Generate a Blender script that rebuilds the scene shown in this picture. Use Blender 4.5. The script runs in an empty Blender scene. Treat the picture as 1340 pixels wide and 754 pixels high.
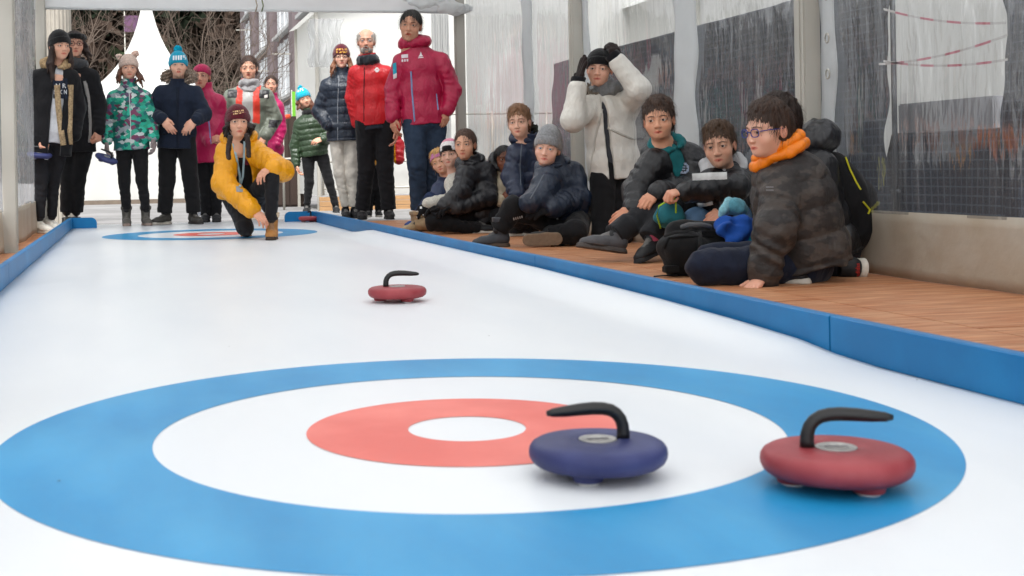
import bpy, bmesh, math, random
import numpy as np
from mathutils import Vector, Matrix
from mathutils.bvhtree import BVHTree
sc = bpy.context.scene
col = sc.collection
random.seed(7)
RS = np.random.RandomState(11)

# ------------------------------------------------------------------ camera
CF, CYH, CROLL, CCX = 1617.28, 222.488, 0.018, 537.33      # focal, horizon, roll, principal x in photo pixels
YAW, CH = math.radians(12.645), 0.43
cam_d = bpy.data.cameras.new('camera'); cam = bpy.data.objects.new('camera', cam_d); col.objects.link(cam)
cam_d.sensor_width = 36; cam_d.lens = 36*CF/1340
cam_d.shift_x = (670-CCX)/1340; cam_d.shift_y = (CYH-377)/1340
cam_d.clip_start = .05; cam_d.clip_end = 600
cam.matrix_world = (Matrix.Translation((0, 0, CH)) @ Matrix.Rotation(-YAW, 4, 'Z') @
                    Matrix.Rotation(math.pi/2, 4, 'X') @ Matrix.Rotation(-CROLL, 4, 'Z'))
cam_d.dof.use_dof = True; cam_d.dof.focus_distance = 7.2; cam_d.dof.aperture_fstop = 10
sc.camera = cam

# ------------------------------------------------------------------ light
SUN_EL, SUN_AZ = 58, 200
w = bpy.data.worlds.new('World'); sc.world = w; w.use_nodes = True
wn, wl = w.node_tree.nodes, w.node_tree.links
sky = wn.new('ShaderNodeTexSky'); sky.sky_type = 'NISHITA'; sky.sun_disc = False
sky.sun_elevation = math.radians(SUN_EL); sky.sun_rotation = math.radians(SUN_AZ)
sky.air_density = 1.0; sky.dust_density = 4.0; sky.ozone_density = .6
hs = wn.new('ShaderNodeHueSaturation'); hs.inputs['Saturation'].default_value = .16
wl.new(sky.outputs[0], hs.inputs['Color'])
wl.new(hs.outputs[0], wn['Background'].inputs[0]); wn['Background'].inputs[1].default_value = .15
sd = bpy.data.lights.new('sun', 'SUN'); sun = bpy.data.objects.new('sun', sd); col.objects.link(sun)
sd.energy = 1.5; sd.angle = math.radians(25); sd.color = (1, .99, .97)
_az = math.radians(SUN_AZ)
sdir = Vector((math.sin(_az)*math.cos(math.radians(SUN_EL)), math.cos(_az)*math.cos(math.radians(SUN_EL)), math.sin(math.radians(SUN_EL))))
sun.rotation_euler = (-sdir).to_track_quat('-Z', 'Y').to_euler()
sc.view_settings.view_transform = 'Standard'; sc.view_settings.look = 'None'
sc.view_settings.gamma = 1; sc.view_settings.use_curve_mapping = False
sc.view_settings.exposure = 1.1
sc.cycles.use_denoising = True
sc.cycles.use_adaptive_sampling = False; sc.cycles.sample_clamp_indirect = 4
sc.cycles.max_bounces = 7; sc.cycles.diffuse_bounces = 5; sc.cycles.transparent_max_bounces = 16
sc.cycles.caustics_reflective = False; sc.cycles.caustics_refractive = False

# ------------------------------------------------------------------ pixel -> place helpers
def ray(u, v):
    c, s = math.cos(CROLL), math.sin(CROLL); du, dv = u-CCX, v-CYH
    a = (du*c-dv*s)/CF; b = (du*s+dv*c)/CF
    return np.array([a*math.cos(YAW)+math.sin(YAW), -a*math.sin(YAW)+math.cos(YAW), -b])
CAMP = np.array([0, 0, CH])
FWD = np.array([math.sin(YAW), math.cos(YAW), 0.]); RGT = np.array([math.cos(YAW), -math.sin(YAW), 0.]); UPV = np.array([0, 0, 1.])
def at(u, v, D): return CAMP+ray(u, v)*D                        # depth D along the view axis
def gnd(u, v, z=0.): r = ray(u, v); return CAMP+r*((z-CH)/r[2])
def depth(p): return float(np.dot(np.asarray(p)-CAMP, FWD))
def gD(u, v, z=0.): return depth(gnd(u, v, z))
def atY(u, v, Y): r = ray(u, v); return CAMP+r*(Y/r[1])
def atX(u, v, X): r = ray(u, v); return CAMP+r*(X/r[0])
def nrm(v): v = np.asarray(v, float); return v/(np.linalg.norm(v)+1e-9)

def hexc(h):
    if not isinstance(h, str): return np.array(h, float)
    h = h.lstrip('#'); c = np.array([int(h[i:i+2], 16)/255 for i in (0, 2, 4)])
    return np.where(c <= .04045, c/12.92, ((c+.055)/1.055)**2.4)

# ------------------------------------------------------------------ materials
MATS = {}
def nd(nt, t, **kw):
    n = nt.nodes.new(t)
    for k, v in kw.items():
        if k in n.inputs.keys(): n.inputs[k].default_value = v
        else: setattr(n, k, v)
    return n
def mat(name, color=(.5, .5, .5), rough=.6, metal=0, spec=.5, noise=(0, 20, .0), bump=(0, 60, .3), attr=False, sheen=0, sss=0, coat=0, stretch=(1, 1, 1), color2=None, cscale=8, cramp=(.35, .65), trans=0, detail=4, coords='Object'):
    if name in MATS: return MATS[name]
    m = bpy.data.materials.new(name); m.use_nodes = True; nt = m.node_tree; L = nt.links
    b = nt.nodes['Principled BSDF']
    color = hexc(color); b.inputs['Roughness'].default_value = rough; b.inputs['Metallic'].default_value = metal
    b.inputs['Specular IOR Level'].default_value = spec
    tc = nd(nt, 'ShaderNodeTexCoord'); mp = nd(nt, 'ShaderNodeMapping'); mp.inputs['Scale'].default_value = stretch
    L.new(tc.outputs[coords], mp.inputs[0])
    if attr:
        a = nd(nt, 'ShaderNodeAttribute', attribute_name='Col'); src = a.outputs['Color']
    else:
        r = nd(nt, 'ShaderNodeRGB'); r.outputs[0].default_value = (*color, 1); src = r.outputs[0]
    if color2 is not None:
        n0 = nd(nt, 'ShaderNodeTexNoise', Scale=cscale, Detail=detail); L.new(mp.outputs[0], n0.inputs['Vector'])
        cr = nd(nt, 'ShaderNodeMapRange'); cr.inputs[1].default_value = cramp[0]; cr.inputs[2].default_value = cramp[1]
        L.new(n0.outputs[0], cr.inputs[0])
        mx = nd(nt, 'ShaderNodeMix', data_type='RGBA'); mx.inputs[7].default_value = (*hexc(color2), 1)
        L.new(cr.outputs[0], mx.inputs[0]); L.new(src, mx.inputs[6]); src = mx.outputs[2]
    if noise[0]:
        n1 = nd(nt, 'ShaderNodeTexNoise', Scale=noise[1], Detail=5); L.new(mp.outputs[0], n1.inputs['Vector'])
        mr = nd(nt, 'ShaderNodeMapRange'); mr.inputs[1].default_value = .25; mr.inputs[2].default_value = .75
        mr.inputs[3].default_value = 1-noise[0]; mr.inputs[4].default_value = 1+noise[0]; L.new(n1.outputs[0], mr.inputs[0])
        mm = nd(nt, 'ShaderNodeMix', data_type='RGBA', blend_type='MULTIPLY'); mm.inputs[0].default_value = 1
        L.new(src, mm.inputs[6]); L.new(mr.outputs[0], mm.inputs[7]); src = mm.outputs[2]
    L.new(src, b.inputs['Base Color'])
    if bump[0]:
        n2 = nd(nt, 'ShaderNodeTexNoise', Scale=bump[1], Detail=5); L.new(mp.outputs[0], n2.inputs['Vector'])
        bp = nd(nt, 'ShaderNodeBump', Strength=bump[0], Distance=bump[2]*.01); L.new(n2.outputs[0], bp.inputs['Height']); L.new(bp.outputs[0], b.inputs['Normal'])
    if sheen: b.inputs['Sheen Weight'].default_value = sheen; b.inputs['Sheen Roughness'].default_value = .5
    if sss: b.inputs['Subsurface Weight'].default_value = sss; b.inputs['Subsurface Radius'].default_value = (1, .35, .2); b.inputs['Subsurface Scale'].default_value = .008
    if coat: b.inputs['Coat Weight'].default_value = coat; b.inputs['Coat Roughness'].default_value = .2
    if trans:
        t = nd(nt, 'ShaderNodeBsdfTranslucent'); L.new(src, t.inputs[0]); ms = nd(nt, 'ShaderNodeMixShader'); ms.inputs[0].default_value = trans
        L.new(b.outputs[0], ms.inputs[1]); L.new(t.outputs[0], ms.inputs[2]); L.new(ms.outputs[0], nt.nodes['Material Output'].inputs[0])
    MATS[name] = m; return m

def knit_mat(name):
    m = mat(name, attr=True, rough=.95, spec=.15, sheen=.25, noise=(.22, 90, 0))
    nt = m.node_tree; b = nt.nodes['Principled BSDF']
    tc = nd(nt, 'ShaderNodeTexCoord'); wv = nd(nt, 'ShaderNodeTexWave', Scale=75, Distortion=3, Detail=2); wv.inputs['Detail Scale'].default_value = 3
    nt.links.new(tc.outputs['Object'], wv.inputs['Vector'])
    bp = nd(nt, 'ShaderNodeBump', Strength=.45, Distance=.004); nt.links.new(wv.outputs[1], bp.inputs['Height']); nt.links.new(bp.outputs[0], b.inputs['Normal'])
    return m
M_NYLON = mat('nylon', attr=True, rough=.4, spec=.45, noise=(.12, 9, 0), bump=(.25, 30, .8))
M_CLOTH = mat('cloth', attr=True, rough=.9, spec=.2, noise=(.16, 26, 0), bump=(.25, 60, .6), sheen=.08)
M_DENIM = mat('denim', attr=True, rough=.9, spec=.2, noise=(.3, 12, 0), bump=(.25, 60, .6))
M_KNIT = knit_mat('knit')
M_FUR = mat('fur', attr=True, rough=1, spec=.1, noise=(.5, 70, 0), bump=(.9, 120, 1.2))
M_SKIN = mat('skin', attr=True, rough=.48, spec=.4, sss=.12, noise=(.05, 25, 0), bump=(.12, 200, .15))
M_HAIR = mat('hair', attr=True, rough=.5, spec=.4, noise=(.45, 60, 0), bump=(.8, 110, .9), stretch=(1, 1, .25))
M_SHOE = mat('shoe_leather', attr=True, rough=.6, spec=.35, noise=(.15, 40, 0), bump=(.3, 60, .5))
M_RUBBER = mat('rubber', attr=True, rough=.7, spec=.3, noise=(.15, 50, 0), bump=(.2, 80, .4))
M_PLAIN = mat('print_ink', attr=True, rough=.75, spec=.2, noise=(.06, 60, 0))
def crumple(m, scale, dist, stretch=(1, 1, .55), warp=.08, st=.75):
    nt = m.node_tree; L = nt.links; b = nt.nodes['Principled BSDF']; tc = nd(nt, 'ShaderNodeTexCoord'); mp = nd(nt, 'ShaderNodeMapping'); mp.inputs['Scale'].default_value = stretch; L.new(tc.outputs['Object'], mp.inputs[0])
    n = nd(nt, 'ShaderNodeTexNoise', Scale=scale*.7, Detail=2); L.new(mp.outputs[0], n.inputs['Vector'])
    mx = nd(nt, 'ShaderNodeMix', data_type='RGBA', blend_type='LINEAR_LIGHT'); mx.inputs[0].default_value = warp; L.new(mp.outputs[0], mx.inputs[6]); L.new(n.outputs['Color'], mx.inputs[7])
    v = nd(nt, 'ShaderNodeTexVoronoi', Scale=scale); L.new(mx.outputs[2], v.inputs['Vector'])
    bp = nd(nt, 'ShaderNodeBump', Strength=st, Distance=dist); L.new(v.outputs['Distance'], bp.inputs['Height'])
    if b.inputs['Normal'].links: L.new(b.inputs['Normal'].links[0].from_socket, bp.inputs['Normal'])
    L.new(bp.outputs[0], b.inputs['Normal'])
crumple(M_NYLON, 21, .010, (1, 1, .55), .12, .4); crumple(M_NYLON, 7, .02, (1, 1, .6), .15); crumple(M_CLOTH, 15, .010, (1, 1, .5), .12, .4); crumple(M_CLOTH, 5, .022, (1, 1, .5), .15); crumple(M_DENIM, 15, .010, (1, 1, .7), .12, .45); crumple(M_DENIM, 6, .02, (1, 1, .5), .15)
M_SCLERA = mat('eye_white', '#d8d3cd', rough=.25, noise=(.03, 50, 0)); M_PUPIL = mat('eye_pupil', '#0b0908', rough=.15, noise=(.02, 50, 0))
M_IRIS = {k: mat('iris_'+k, c, rough=.2, noise=(.2, 300, 0)) for k, c in (('brown', '#3a2415'), ('hazel', '#5a4426'), ('blue', '#53707f'))}

# ------------------------------------------------------------------ objects
def link(name, me, material=None, parent=None, smooth=True, loc=None):
    o = bpy.data.objects.new(name, me); col.objects.link(o)
    if material is not None:
        for m_ in (material if isinstance(material, (list, tuple)) else [material]): me.materials.append(m_)
    if parent is not None: o.parent = parent
    if loc is not None: o.location = loc
    if smooth and len(me.polygons): me.polygons.foreach_set('use_smooth', np.ones(len(me.polygons), bool))
    return o
def mesh_np(name, V, F, C=None):
    me = bpy.data.meshes.new(name); V = np.asarray(V, np.float32)
    if isinstance(F, np.ndarray):
        n = len(F); me.vertices.add(len(V)); me.vertices.foreach_set('co', V.ravel())
        k = F.shape[1]; me.loops.add(n*k); me.loops.foreach_set('vertex_index', F.astype(np.int32).ravel())
        me.polygons.add(n); me.polygons.foreach_set('loop_start', np.arange(0, n*k, k, dtype=np.int32))
        me.update(calc_edges=True)
    else: me.from_pydata([tuple(map(float, v)) for v in V], [], [tuple(map(int, f)) for f in F]); me.update()
    if C is not None:
        a = me.color_attributes.new('Col', 'FLOAT_COLOR', 'POINT')
        C = np.asarray(C, np.float32)
        if C.ndim == 1: C = np.tile(C, (len(V), 1))
        a.data.foreach_set('color', np.concatenate([C, np.ones((len(V), 1), np.float32)], 1).ravel())
    return me
def tag(o, label=None, cat=None, group=None, kind=None):
    if label: o['label'] = label
    if cat: o['category'] = cat
    if group: o['group'] = group
    if kind: o['kind'] = kind
    return o
def empty(name, loc, label=None, cat=None, group=None):
    e = bpy.data.objects.new(name, None); col.objects.link(e); e.location = loc; e.empty_display_size = .1
    return tag(e, label, cat, group)
class MB:
    def __init__(s): s.v = []; s.f = []
    def add(s, V, F):
        o = len(s.v); s.v += [tuple(map(float, p)) for p in V]; s.f += [tuple(int(i)+o for i in f) for f in F]; return s
    def box(s, lo, hi, R=None, c=None):
        x0, y0, z0 = lo; x1, y1, z1 = hi
        V = np.array([(x, y, z) for x in (x0, x1) for y in (y0, y1) for z in (z0, z1)], float)
        if R is not None: V = V@np.asarray(R).T
        if c is not None: V = V+np.asarray(c)
        return s.add(V, [(0, 1, 3, 2), (4, 6, 7, 5), (0, 4, 5, 1), (2, 3, 7, 6), (0, 2, 6, 4), (1, 5, 7, 3)])
    def tube(s, pts, r, n=8, cap=True, flat=1.0, upv=(0, 0, 1)):
        pts = [np.asarray(p, float) for p in pts]; m = len(pts); r = [r]*m if np.isscalar(r) else r
        V = []
        for i, p in enumerate(pts):
            t = nrm(pts[min(i+1, m-1)]-pts[max(i-1, 0)]); u = np.asarray(upv, float)
            if abs(np.dot(t, u)) > .95: u = np.array([1., 0, 0]) if abs(t[0]) < .9 else np.array([0, 1., 0])
            a = nrm(np.cross(t, u)); b = np.cross(a, t)
            for k in range(n):
                q = 2*math.pi*k/n; V.append(p+r[i]*(math.cos(q)*a+flat*math.sin(q)*b))
        F = [(i*n+k, i*n+(k+1) % n, (i+1)*n+(k+1) % n, (i+1)*n+k) for i in range(m-1) for k in range(n)]
        if cap: F += [tuple(range(n))[::-1], tuple(range((m-1)*n, m*n))]
        return s.add(V, F)
    def lathe(s, prof, n=48, c=(0, 0, 0), cap=True):
        V = [(c[0]+r*math.cos(2*math.pi*k/n), c[1]+r*math.sin(2*math.pi*k/n), c[2]+z) for r, z in prof for k in range(n)]
        m = len(prof); F = [(i*n+k, i*n+(k+1) % n, (i+1)*n+(k+1) % n, (i+1)*n+k) for i in range(m-1) for k in range(n)]
        if cap: F += [tuple(range(n))[::-1], tuple(range((m-1)*n, m*n))]
        return s.add(V, F)
    def build(s, name, material, parent=None, smooth=False, C=None, bevel=0, loc=None):
        V = np.array(s.v) if s.v else np.zeros((0, 3))
        if loc is not None: V = V-np.asarray(loc)
        me = mesh_np(name, V, s.f, None if C is None else hexc(C))
        if bevel:
            bm = bmesh.new(); bm.from_mesh(me); bmesh.ops.bevel(bm, geom=[e for e in bm.edges if len(e.link_faces) == 2 and e.calc_face_angle(0) > .6], offset=bevel, segments=2, affect='EDGES', clamp_overlap=True); bm.to_mesh(me); bm.free()
        return link(name, me, material, parent, smooth, loc)

# ------------------------------------------------------------------ SDF shapes -> meshes (surface nets)
class SDF:
    def __init__(s): s.ops = []
    def cone(s, a, b, ra, rb, k=.02, flat=None, q=None, fold=0, cut=0, op='u'):
        a, b = np.asarray(a, float), np.asarray(b, float); R = max(ra, rb)+.012
        s.ops.append(('c', a, b, ra, rb, k, flat, q, fold, cut, op, np.minimum(a, b)-R, np.maximum(a, b)+R)); return s
    def ell(s, c, r, R=None, k=.02, op='u', cutp=None):
        c, r = np.asarray(c, float), np.asarray(r, float); R = np.eye(3) if R is None else np.asarray(R, float)
        e = np.sqrt((R**2)@(r**2))+.006
        s.ops.append(('e', c, r, R, k, op, cutp, c-e, c+e)); return s
    def plane(s, p, n): s.ops.append(('p', np.asarray(p, float), nrm(n))); return s
    def mesh(s, res, noise=0, nf=30, seed=0, streak=None):
        lo = np.min([o[-2] for o in s.ops if o[0] != 'p' and (o[0] == 'c' and o[10] == 'u' or o[0] == 'e' and o[5] == 'u')], 0)-3*res
        hi = np.max([o[-1] for o in s.ops if o[0] != 'p' and (o[0] == 'c' and o[10] == 'u' or o[0] == 'e' and o[5] == 'u')], 0)+3*res
        n = np.ceil((hi-lo)/res).astype(int)+1
        ax = [lo[i]+res*np.arange(n[i]) for i in range(3)]
        D = np.full(n, .08, np.float32)
        for o in s.ops:
            if o[0] == 'p':
                d = (ax[0][:, None, None]-o[1][0])*o[2][0]+(ax[1][None, :, None]-o[1][1])*o[2][1]+(ax[2][None, None, :]-o[1][2])*o[2][2]
                D = np.maximum(D, d.astype(np.float32)); continue
            k = o[5] if o[0] == 'c' else o[4]; pad = k+2.5*res
            i0 = np.clip(np.floor((o[-2]-pad-lo)/res).astype(int), 0, n); i1 = np.clip(np.ceil((o[-1]+pad-lo)/res).astype(int)+1, 0, n)
            if np.any(i1-i0 < 1): continue
            sl = tuple(slice(i0[i], i1[i]) for i in range(3))
            X = ax[0][sl[0]][:, None, None]; Y = ax[1][sl[1]][None, :, None]; Z = ax[2][sl[2]][None, None, :]
            if o[0] == 'c':
                _, a, b, ra, rb, k, flat, q, fold, cut, op = o[:11]
                px, py, pz = X-a[0], Y-a[1], Z-a[2]; ba = b-a; L = np.linalg.norm(ba)+1e-9; dr = ba/L
                fl = 1.0
                al = px*dr[0]+py*dr[1]+pz*dr[2]
                if flat is not None:
                    N, rt = flat; N = nrm(N-np.dot(N, dr)*dr); c_ = px*N[0]+py*N[1]+pz*N[2]
                    d2 = px*px+py*py+pz*pz-al*al+c_*c_*(1/rt**2-1); fl = rt
                else: d2 = px*px+py*py+pz*pz-al*al
                t = np.clip(al/L, 0, 1); rr = ra+(rb-ra)*t
                d = np.sqrt(np.maximum(d2+(al-t*L)**2*(1/fl**2 if fl != 1 else 1), 0))-rr
                if fl != 1: d = d*(.5+.5*fl)
                if q is not None:
                    qo, qd, per, amp = q; sq = ((X-qo[0])*qd[0]+(Y-qo[1])*qd[1]+(Z-qo[2])*qd[2])/per
                    d = d-amp*(np.sqrt(np.abs(np.sin(np.pi*sq)))-.6)
                if fold: d = d+fold*np.sin(al*95+2.2*np.sin((px+pz)*25)+1.7*np.sin(py*31+1))
                if cut: d = np.maximum(d, al-L)
                if cut == 2: d = np.maximum(d, -al)
            else:
                _, c, r, R, k, op, cutp = o[:7]
                px, py, pz = X-c[0], Y-c[1], Z-c[2]
                e = [(px*R[0, i]+py*R[1, i]+pz*R[2, i])/r[i] for i in range(3)]
                k0 = np.sqrt(e[0]**2+e[1]**2+e[2]**2); k1 = np.sqrt((e[0]/r[0])**2+(e[1]/r[1])**2+(e[2]/r[2])**2)+1e-9
                d = k0*(k0-1)/k1
                if cutp is not None: d = np.maximum(d, (X-cutp[0][0])*cutp[1][0]+(Y-cutp[0][1])*cutp[1][1]+(Z-cutp[0][2])*cutp[1][2])
            g = D[sl]; d = d.astype(np.float32)
            if op == 'u':
                if k > 0: hh = np.clip(.5+.5*(g-d)/k, 0, 1); D[sl] = g+(d-g)*hh-k*hh*(1-hh)
                else: D[sl] = np.minimum(g, d)
            else:
                if k > 0: hh = np.clip(.5-.5*(g+d)/k, 0, 1); D[sl] = g+(-d-g)*hh+k*hh*(1-hh)
                else: D[sl] = np.maximum(g, -d)
        if noise:
            rs = np.random.RandomState(seed); tot = 0
            X, Y, Z = ax[0][:, None, None], ax[1][None, :, None], ax[2][None, None, :]
            for j in range(5):
                v = nrm(rs.normal(size=3))*nf*(.6+.35*j); ph = rs.rand(2)*6.28; v2 = nrm(rs.normal(size=3))*nf*.8
                tot = tot+np.sin(X*v[0]+Y*v[1]+Z*v[2]+ph[0]+1.5*np.sin(X*v2[0]+Y*v2[1]+Z*v2[2]+ph[1]))
            D = D+noise*.45*tot.astype(np.float32)
        return nets(D, lo, res)
def nets(D, lo, res):
    ins = D < 0; n = np.array(D.shape)-1
    cnt = np.zeros(n, np.int8)
    for i in (0, 1):
        for j in (0, 1):
            for k in (0, 1): cnt += ins[i:i+n[0], j:j+n[1], k:k+n[2]]
    act = (cnt > 0) & (cnt < 8); I = np.argwhere(act); m = len(I)
    idx = np.full(n, -1, np.int32); idx[act] = np.arange(m)
    P = np.zeros((m, 3), np.float32); W = np.zeros((m, 1), np.float32)
    cv = {}
    for i in (0, 1):
        for j in (0, 1):
            for k in (0, 1): cv[i, j, k] = D[I[:, 0]+i, I[:, 1]+j, I[:, 2]+k]
    for c0 in cv:
        for a in range(3):
            if c0[a]: continue
            c1 = list(c0); c1[a] = 1; c1 = tuple(c1)
            v0, v1 = cv[c0], cv[c1]; x = (v0 < 0) != (v1 < 0); t = np.where(x, v0/np.where(x, v0-v1, 1), 0)
            p = np.tile(np.array(c0, np.float32), (m, 1)); p[:, a] = t; P += p*x[:, None]; W += x[:, None]
    V = (I+P/np.maximum(W, 1))*res+lo
    Fs = []
    for a in range(3):
        b, c = (a+1) % 3, (a+2) % 3
        s0 = [slice(None)]*3; s1 = [slice(None)]*3; s0[a] = slice(0, -1); s1[a] = slice(1, None)
        A, B = ins[tuple(s0)], ins[tuple(s1)]
        E = np.argwhere(A != B); E = E[(E[:, b] > 0) & (E[:, c] > 0) & (E[:, b] < n[b]) & (E[:, c] < n[c])]
        if not len(E): continue
        fl = A[E[:, 0], E[:, 1], E[:, 2]]
        def g(db, dc):
            q = E.copy(); q[:, b] -= db; q[:, c] -= dc; return idx[q[:, 0], q[:, 1], q[:, 2]]
        Q = np.stack([g(0, 0), g(1, 0), g(1, 1), g(0, 1)], 1); Q[~fl] = Q[~fl][:, ::-1]; Fs.append(Q)
    F = np.concatenate(Fs) if Fs else np.zeros((0, 4), int)
    return V.astype(np.float32), F[(F >= 0).all(1)]
# ------------------------------------------------------------------ people: templates
def head_template(kind, mouth=0):
    s = SDF(); ch = kind == 'child'; mn = kind == 'man'
    s.ell((0, -.012, .032), (.076, .094, .084)).ell((0, .022, -.028), (.062, .066, .082), k=.03)
    s.ell((0, .028, -.072+(.006 if ch else 0)), (.053 if mn else .047, .05, .04), k=.03)
    s.ell((0, .066, -.098+(.010 if ch else 0)), (.02, .016, .014), k=.022)
    for x in (-1, 1):
        s.ell((x*.042, .052, -.034), (.024, .022, .022) if ch else (.02, .02, .018), k=.026)
        s.cone((x*.014, .083, .022), (x*.046, .07, .022), .009 if mn else .0045, .0045, k=.016)
    s.cone((0, .085, .004), (0, .102 if not ch else .0985, -.034), .007 if not ch else .0055, .0115 if not ch else .0098, k=.014)
    for x in (-1, 1):
        s.ell((x*.011, .095, -.038), (.008, .010, .007), k=.006)
        s.ell((x*.032, .100 if ch else .0985, -.001), (.021, .018, .013), k=.016, op='s')
        s.ell((x*.032, .0725, .0), (.0165, .0155, .0165), k=.006)
        s.ell((x*.032, .092, -.0016), (.0156, .012, .0058 if ch else .005), k=.002, op='s')
        s.ell((x*.077, -.012, -.006), (.009, .019, .032), k=.006)
        s.ell((x*.085, -.008, -.004), (.005, .011, .02), k=.004, op='s')
    if mouth:
        s.ell((0, .084, -.066), (.026, .012, .013), k=.012); s.ell((0, .094, -.067), (.015, .016, .010), k=.004, op='s')
    else:
        s.cone((-.022, .0775, -.0655), (0, .0885, -.0625), .0035, .005, k=.006).cone((.022, .0775, -.0655), (0, .0885, -.0625), .0035, .005, k=.006)
        s.cone((-.017, .0795, -.0705), (.017, .0795, -.0705), .005, .005, k=.008)
        s.cone((-.027, .087, -.0665), (.027, .087, -.0665), .002, .002, k=.004, op='s')
    s.cone((0, -.022, -.06), (0, -.04, -.19), .05 if not mn else .058, .056 if not mn else .066, k=.025)
    V, F = s.mesh(.0032)
    return V, F
def face_color(V, skin, lipmix=.72, blush=.25):
    C = np.tile(skin, (len(V), 1)); x, y, z = V.T
    def blend(mask, c): C[:] = C*(1-mask[:, None])+np.asarray(c)*mask[:, None]
    lip = np.clip(1-((x/.027)**2+((z+.0665)/.0095)**2), 0, 1)**.5*(y > .06)
    for sx in (-1, 1):
        blend(np.exp(-(((x-sx*.045)/.018)**2+((z+.035)/.018)**2))*(y > .03)*blush, skin*np.array([1.05, .68, .62]))
        e = np.sqrt(((x-sx*.032)/.0165)**2+((z+.0012)/.0068)**2)
        blend(np.clip(1-abs(e-1.0)/.35, 0, 1)*(y > .06)*np.where(z > -.001, .62, .22), skin*.12)
        blend(np.exp(-(((x-sx*.03)/.016)**2+((z+.013)/.006)**2))*(y > .06)*.25, skin*np.array([.7, .55, .55]))
    blend(np.exp(-(((x)/.012)**2+((z+.036)/.01)**2))*(y > .08)*.25, skin*np.array([1.0, .65, .6]))
    blend(lip*lipmix*1.5*(lip > 0), skin*np.array([.85, .42, .42]))
    blend(np.clip(1-abs(z+.0665)/.002, 0, 1)*(abs(x) < .024)*(y > .06)*.7, skin*np.array([.3, .12, .12]))
    blend(((abs(x) > .074) & (z > -.05))*.35, skin*np.array([1.0, .6, .55]))
    return C
HEADS = {}
def get_head(kind, mouth):
    if (kind, mouth) not in HEADS: HEADS[kind, mouth] = head_template(kind, mouth)
    return HEADS[kind, mouth]

def hand_template(pose, pad=0.0):
    # right hand: wrist at origin, fingers +y, back of hand +z, thumb towards -x; about 0.18 long
    s = SDF(); p = pad
    s.cone((0, -.03, 0), (0, .0, 0), .026+p, .024+p, k=.01, flat=((0, 0, 1), .8))
    s.cone((0, 0, 0), (-.002, .055, 0), .03+p, .034+p, k=.015, flat=((0, 0, 1), .48))
    s.cone((-.018, .075, .001), (.026, .068, 0), .0125+p, .0115+p, k=.012)
    curls = {'relax': (.35, .5, .4), 'flat': (.03, .06, .05), 'grip': (1.1, 1.35, .8), 'drape': (.5, .45, .3)}[pose]
    xs = (-.025, -.0085, .0085, .025); ln = (.042, .047, .043, .034); y0 = (.085, .089, .085, .077)
    for i in range(4):
        a = np.array([xs[i], y0[i]-.006, 0.]); ang = 0; sp = (xs[i])*(3.2 if pose == 'flat' else 1.6); r = (.0093, .0095, .009, .008)[i]+p
        L = ln[i]
        for j in range(3):
            ang += curls[j]*(1+.08*i); d = np.array([math.sin(sp)*math.cos(ang), math.cos(sp)*math.cos(ang), -math.sin(ang)])
            b = a+d*L; s.cone(a, b, r, r*.93, k=.002 if j else .006); a = b; r *= .93; L *= .72
    t = {'grip': ((-.028, .03, -.008), (-.034, .062, -.028), (-.012, .085, -.036)), 'flat': ((-.028, .028, -.002), (-.052, .055, -.006), (-.068, .078, -.008))}.get(pose, ((-.028, .028, -.006), (-.043, .062, -.018), (-.043, .092, -.026)))
    s.cone((-.014, .012, -.004), t[0], .017+p, .0145+p, k=.012).cone(t[0], t[1], .0135+p, .0115+p, k=.006).cone(t[1], t[2], .011+p, .009+p, k=.003)
    return s.mesh(.0042)
HANDS = {}
def get_hand(pose, glove):
    if (pose, glove) not in HANDS: HANDS[pose, glove] = hand_template(pose, .0045 if glove else 0.)
    return HANDS[pose, glove]
def shoe_template(kind):
    # heel at y=-.07, toe +y, ankle above origin, ground z=0; length .27
    s = SDF(); b = SDF()
    s.cone((0, -.035, .05), (0, .1, .035), .042, .04, k=.02, flat=((0, 0, 1), .95)).cone((0, .06, .035), (.004, .15, .028), .04, .036, k=.03, flat=((0, 0, 1), .75))
    s.cone((0, -.03, .06), (0, -.02, .105 if kind != 'boot' else .19), .042, .044 if kind != 'boot' else .052, k=.02, cut=1)
    if kind == 'boot': s.cone((0, -.02, .165), (0, -.018, .2), .058, .06, k=.006, cut=2)
    for i in range(4): s.cone((-.016, .02+i*.022, .083-i*.011), (.016, .024+i*.022, .083-i*.011), .004, .004, k=.004)
    s.cone((0, -.01, .1), (0, .05, .075), .02, .016, k=.01)
    s.plane((0, 0, .022), (0, 0, -1))
    b.cone((0, -.035, .0), (0, .03, .0), .046, .043, k=.02).cone((0, .03, .0), (.004, .15, .0), .043, .042, k=.02)
    b.plane((0, 0, .028), (0, 0, 1)).plane((0, 0, 0), (0, 0, -1))
    return s.mesh(.0055), b.mesh(.0055)
SHOES = {}
def get_shoe(kind):
    if kind not in SHOES: SHOES[kind] = shoe_template(kind)
    return SHOES[kind]
def frame(y, z):   # columns x,y,z with y exact
    y = nrm(y); z = np.asarray(z, float); z = nrm(z-np.dot(z, y)*y); x = np.cross(y, z); return np.stack([x, y, z], 1)

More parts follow.
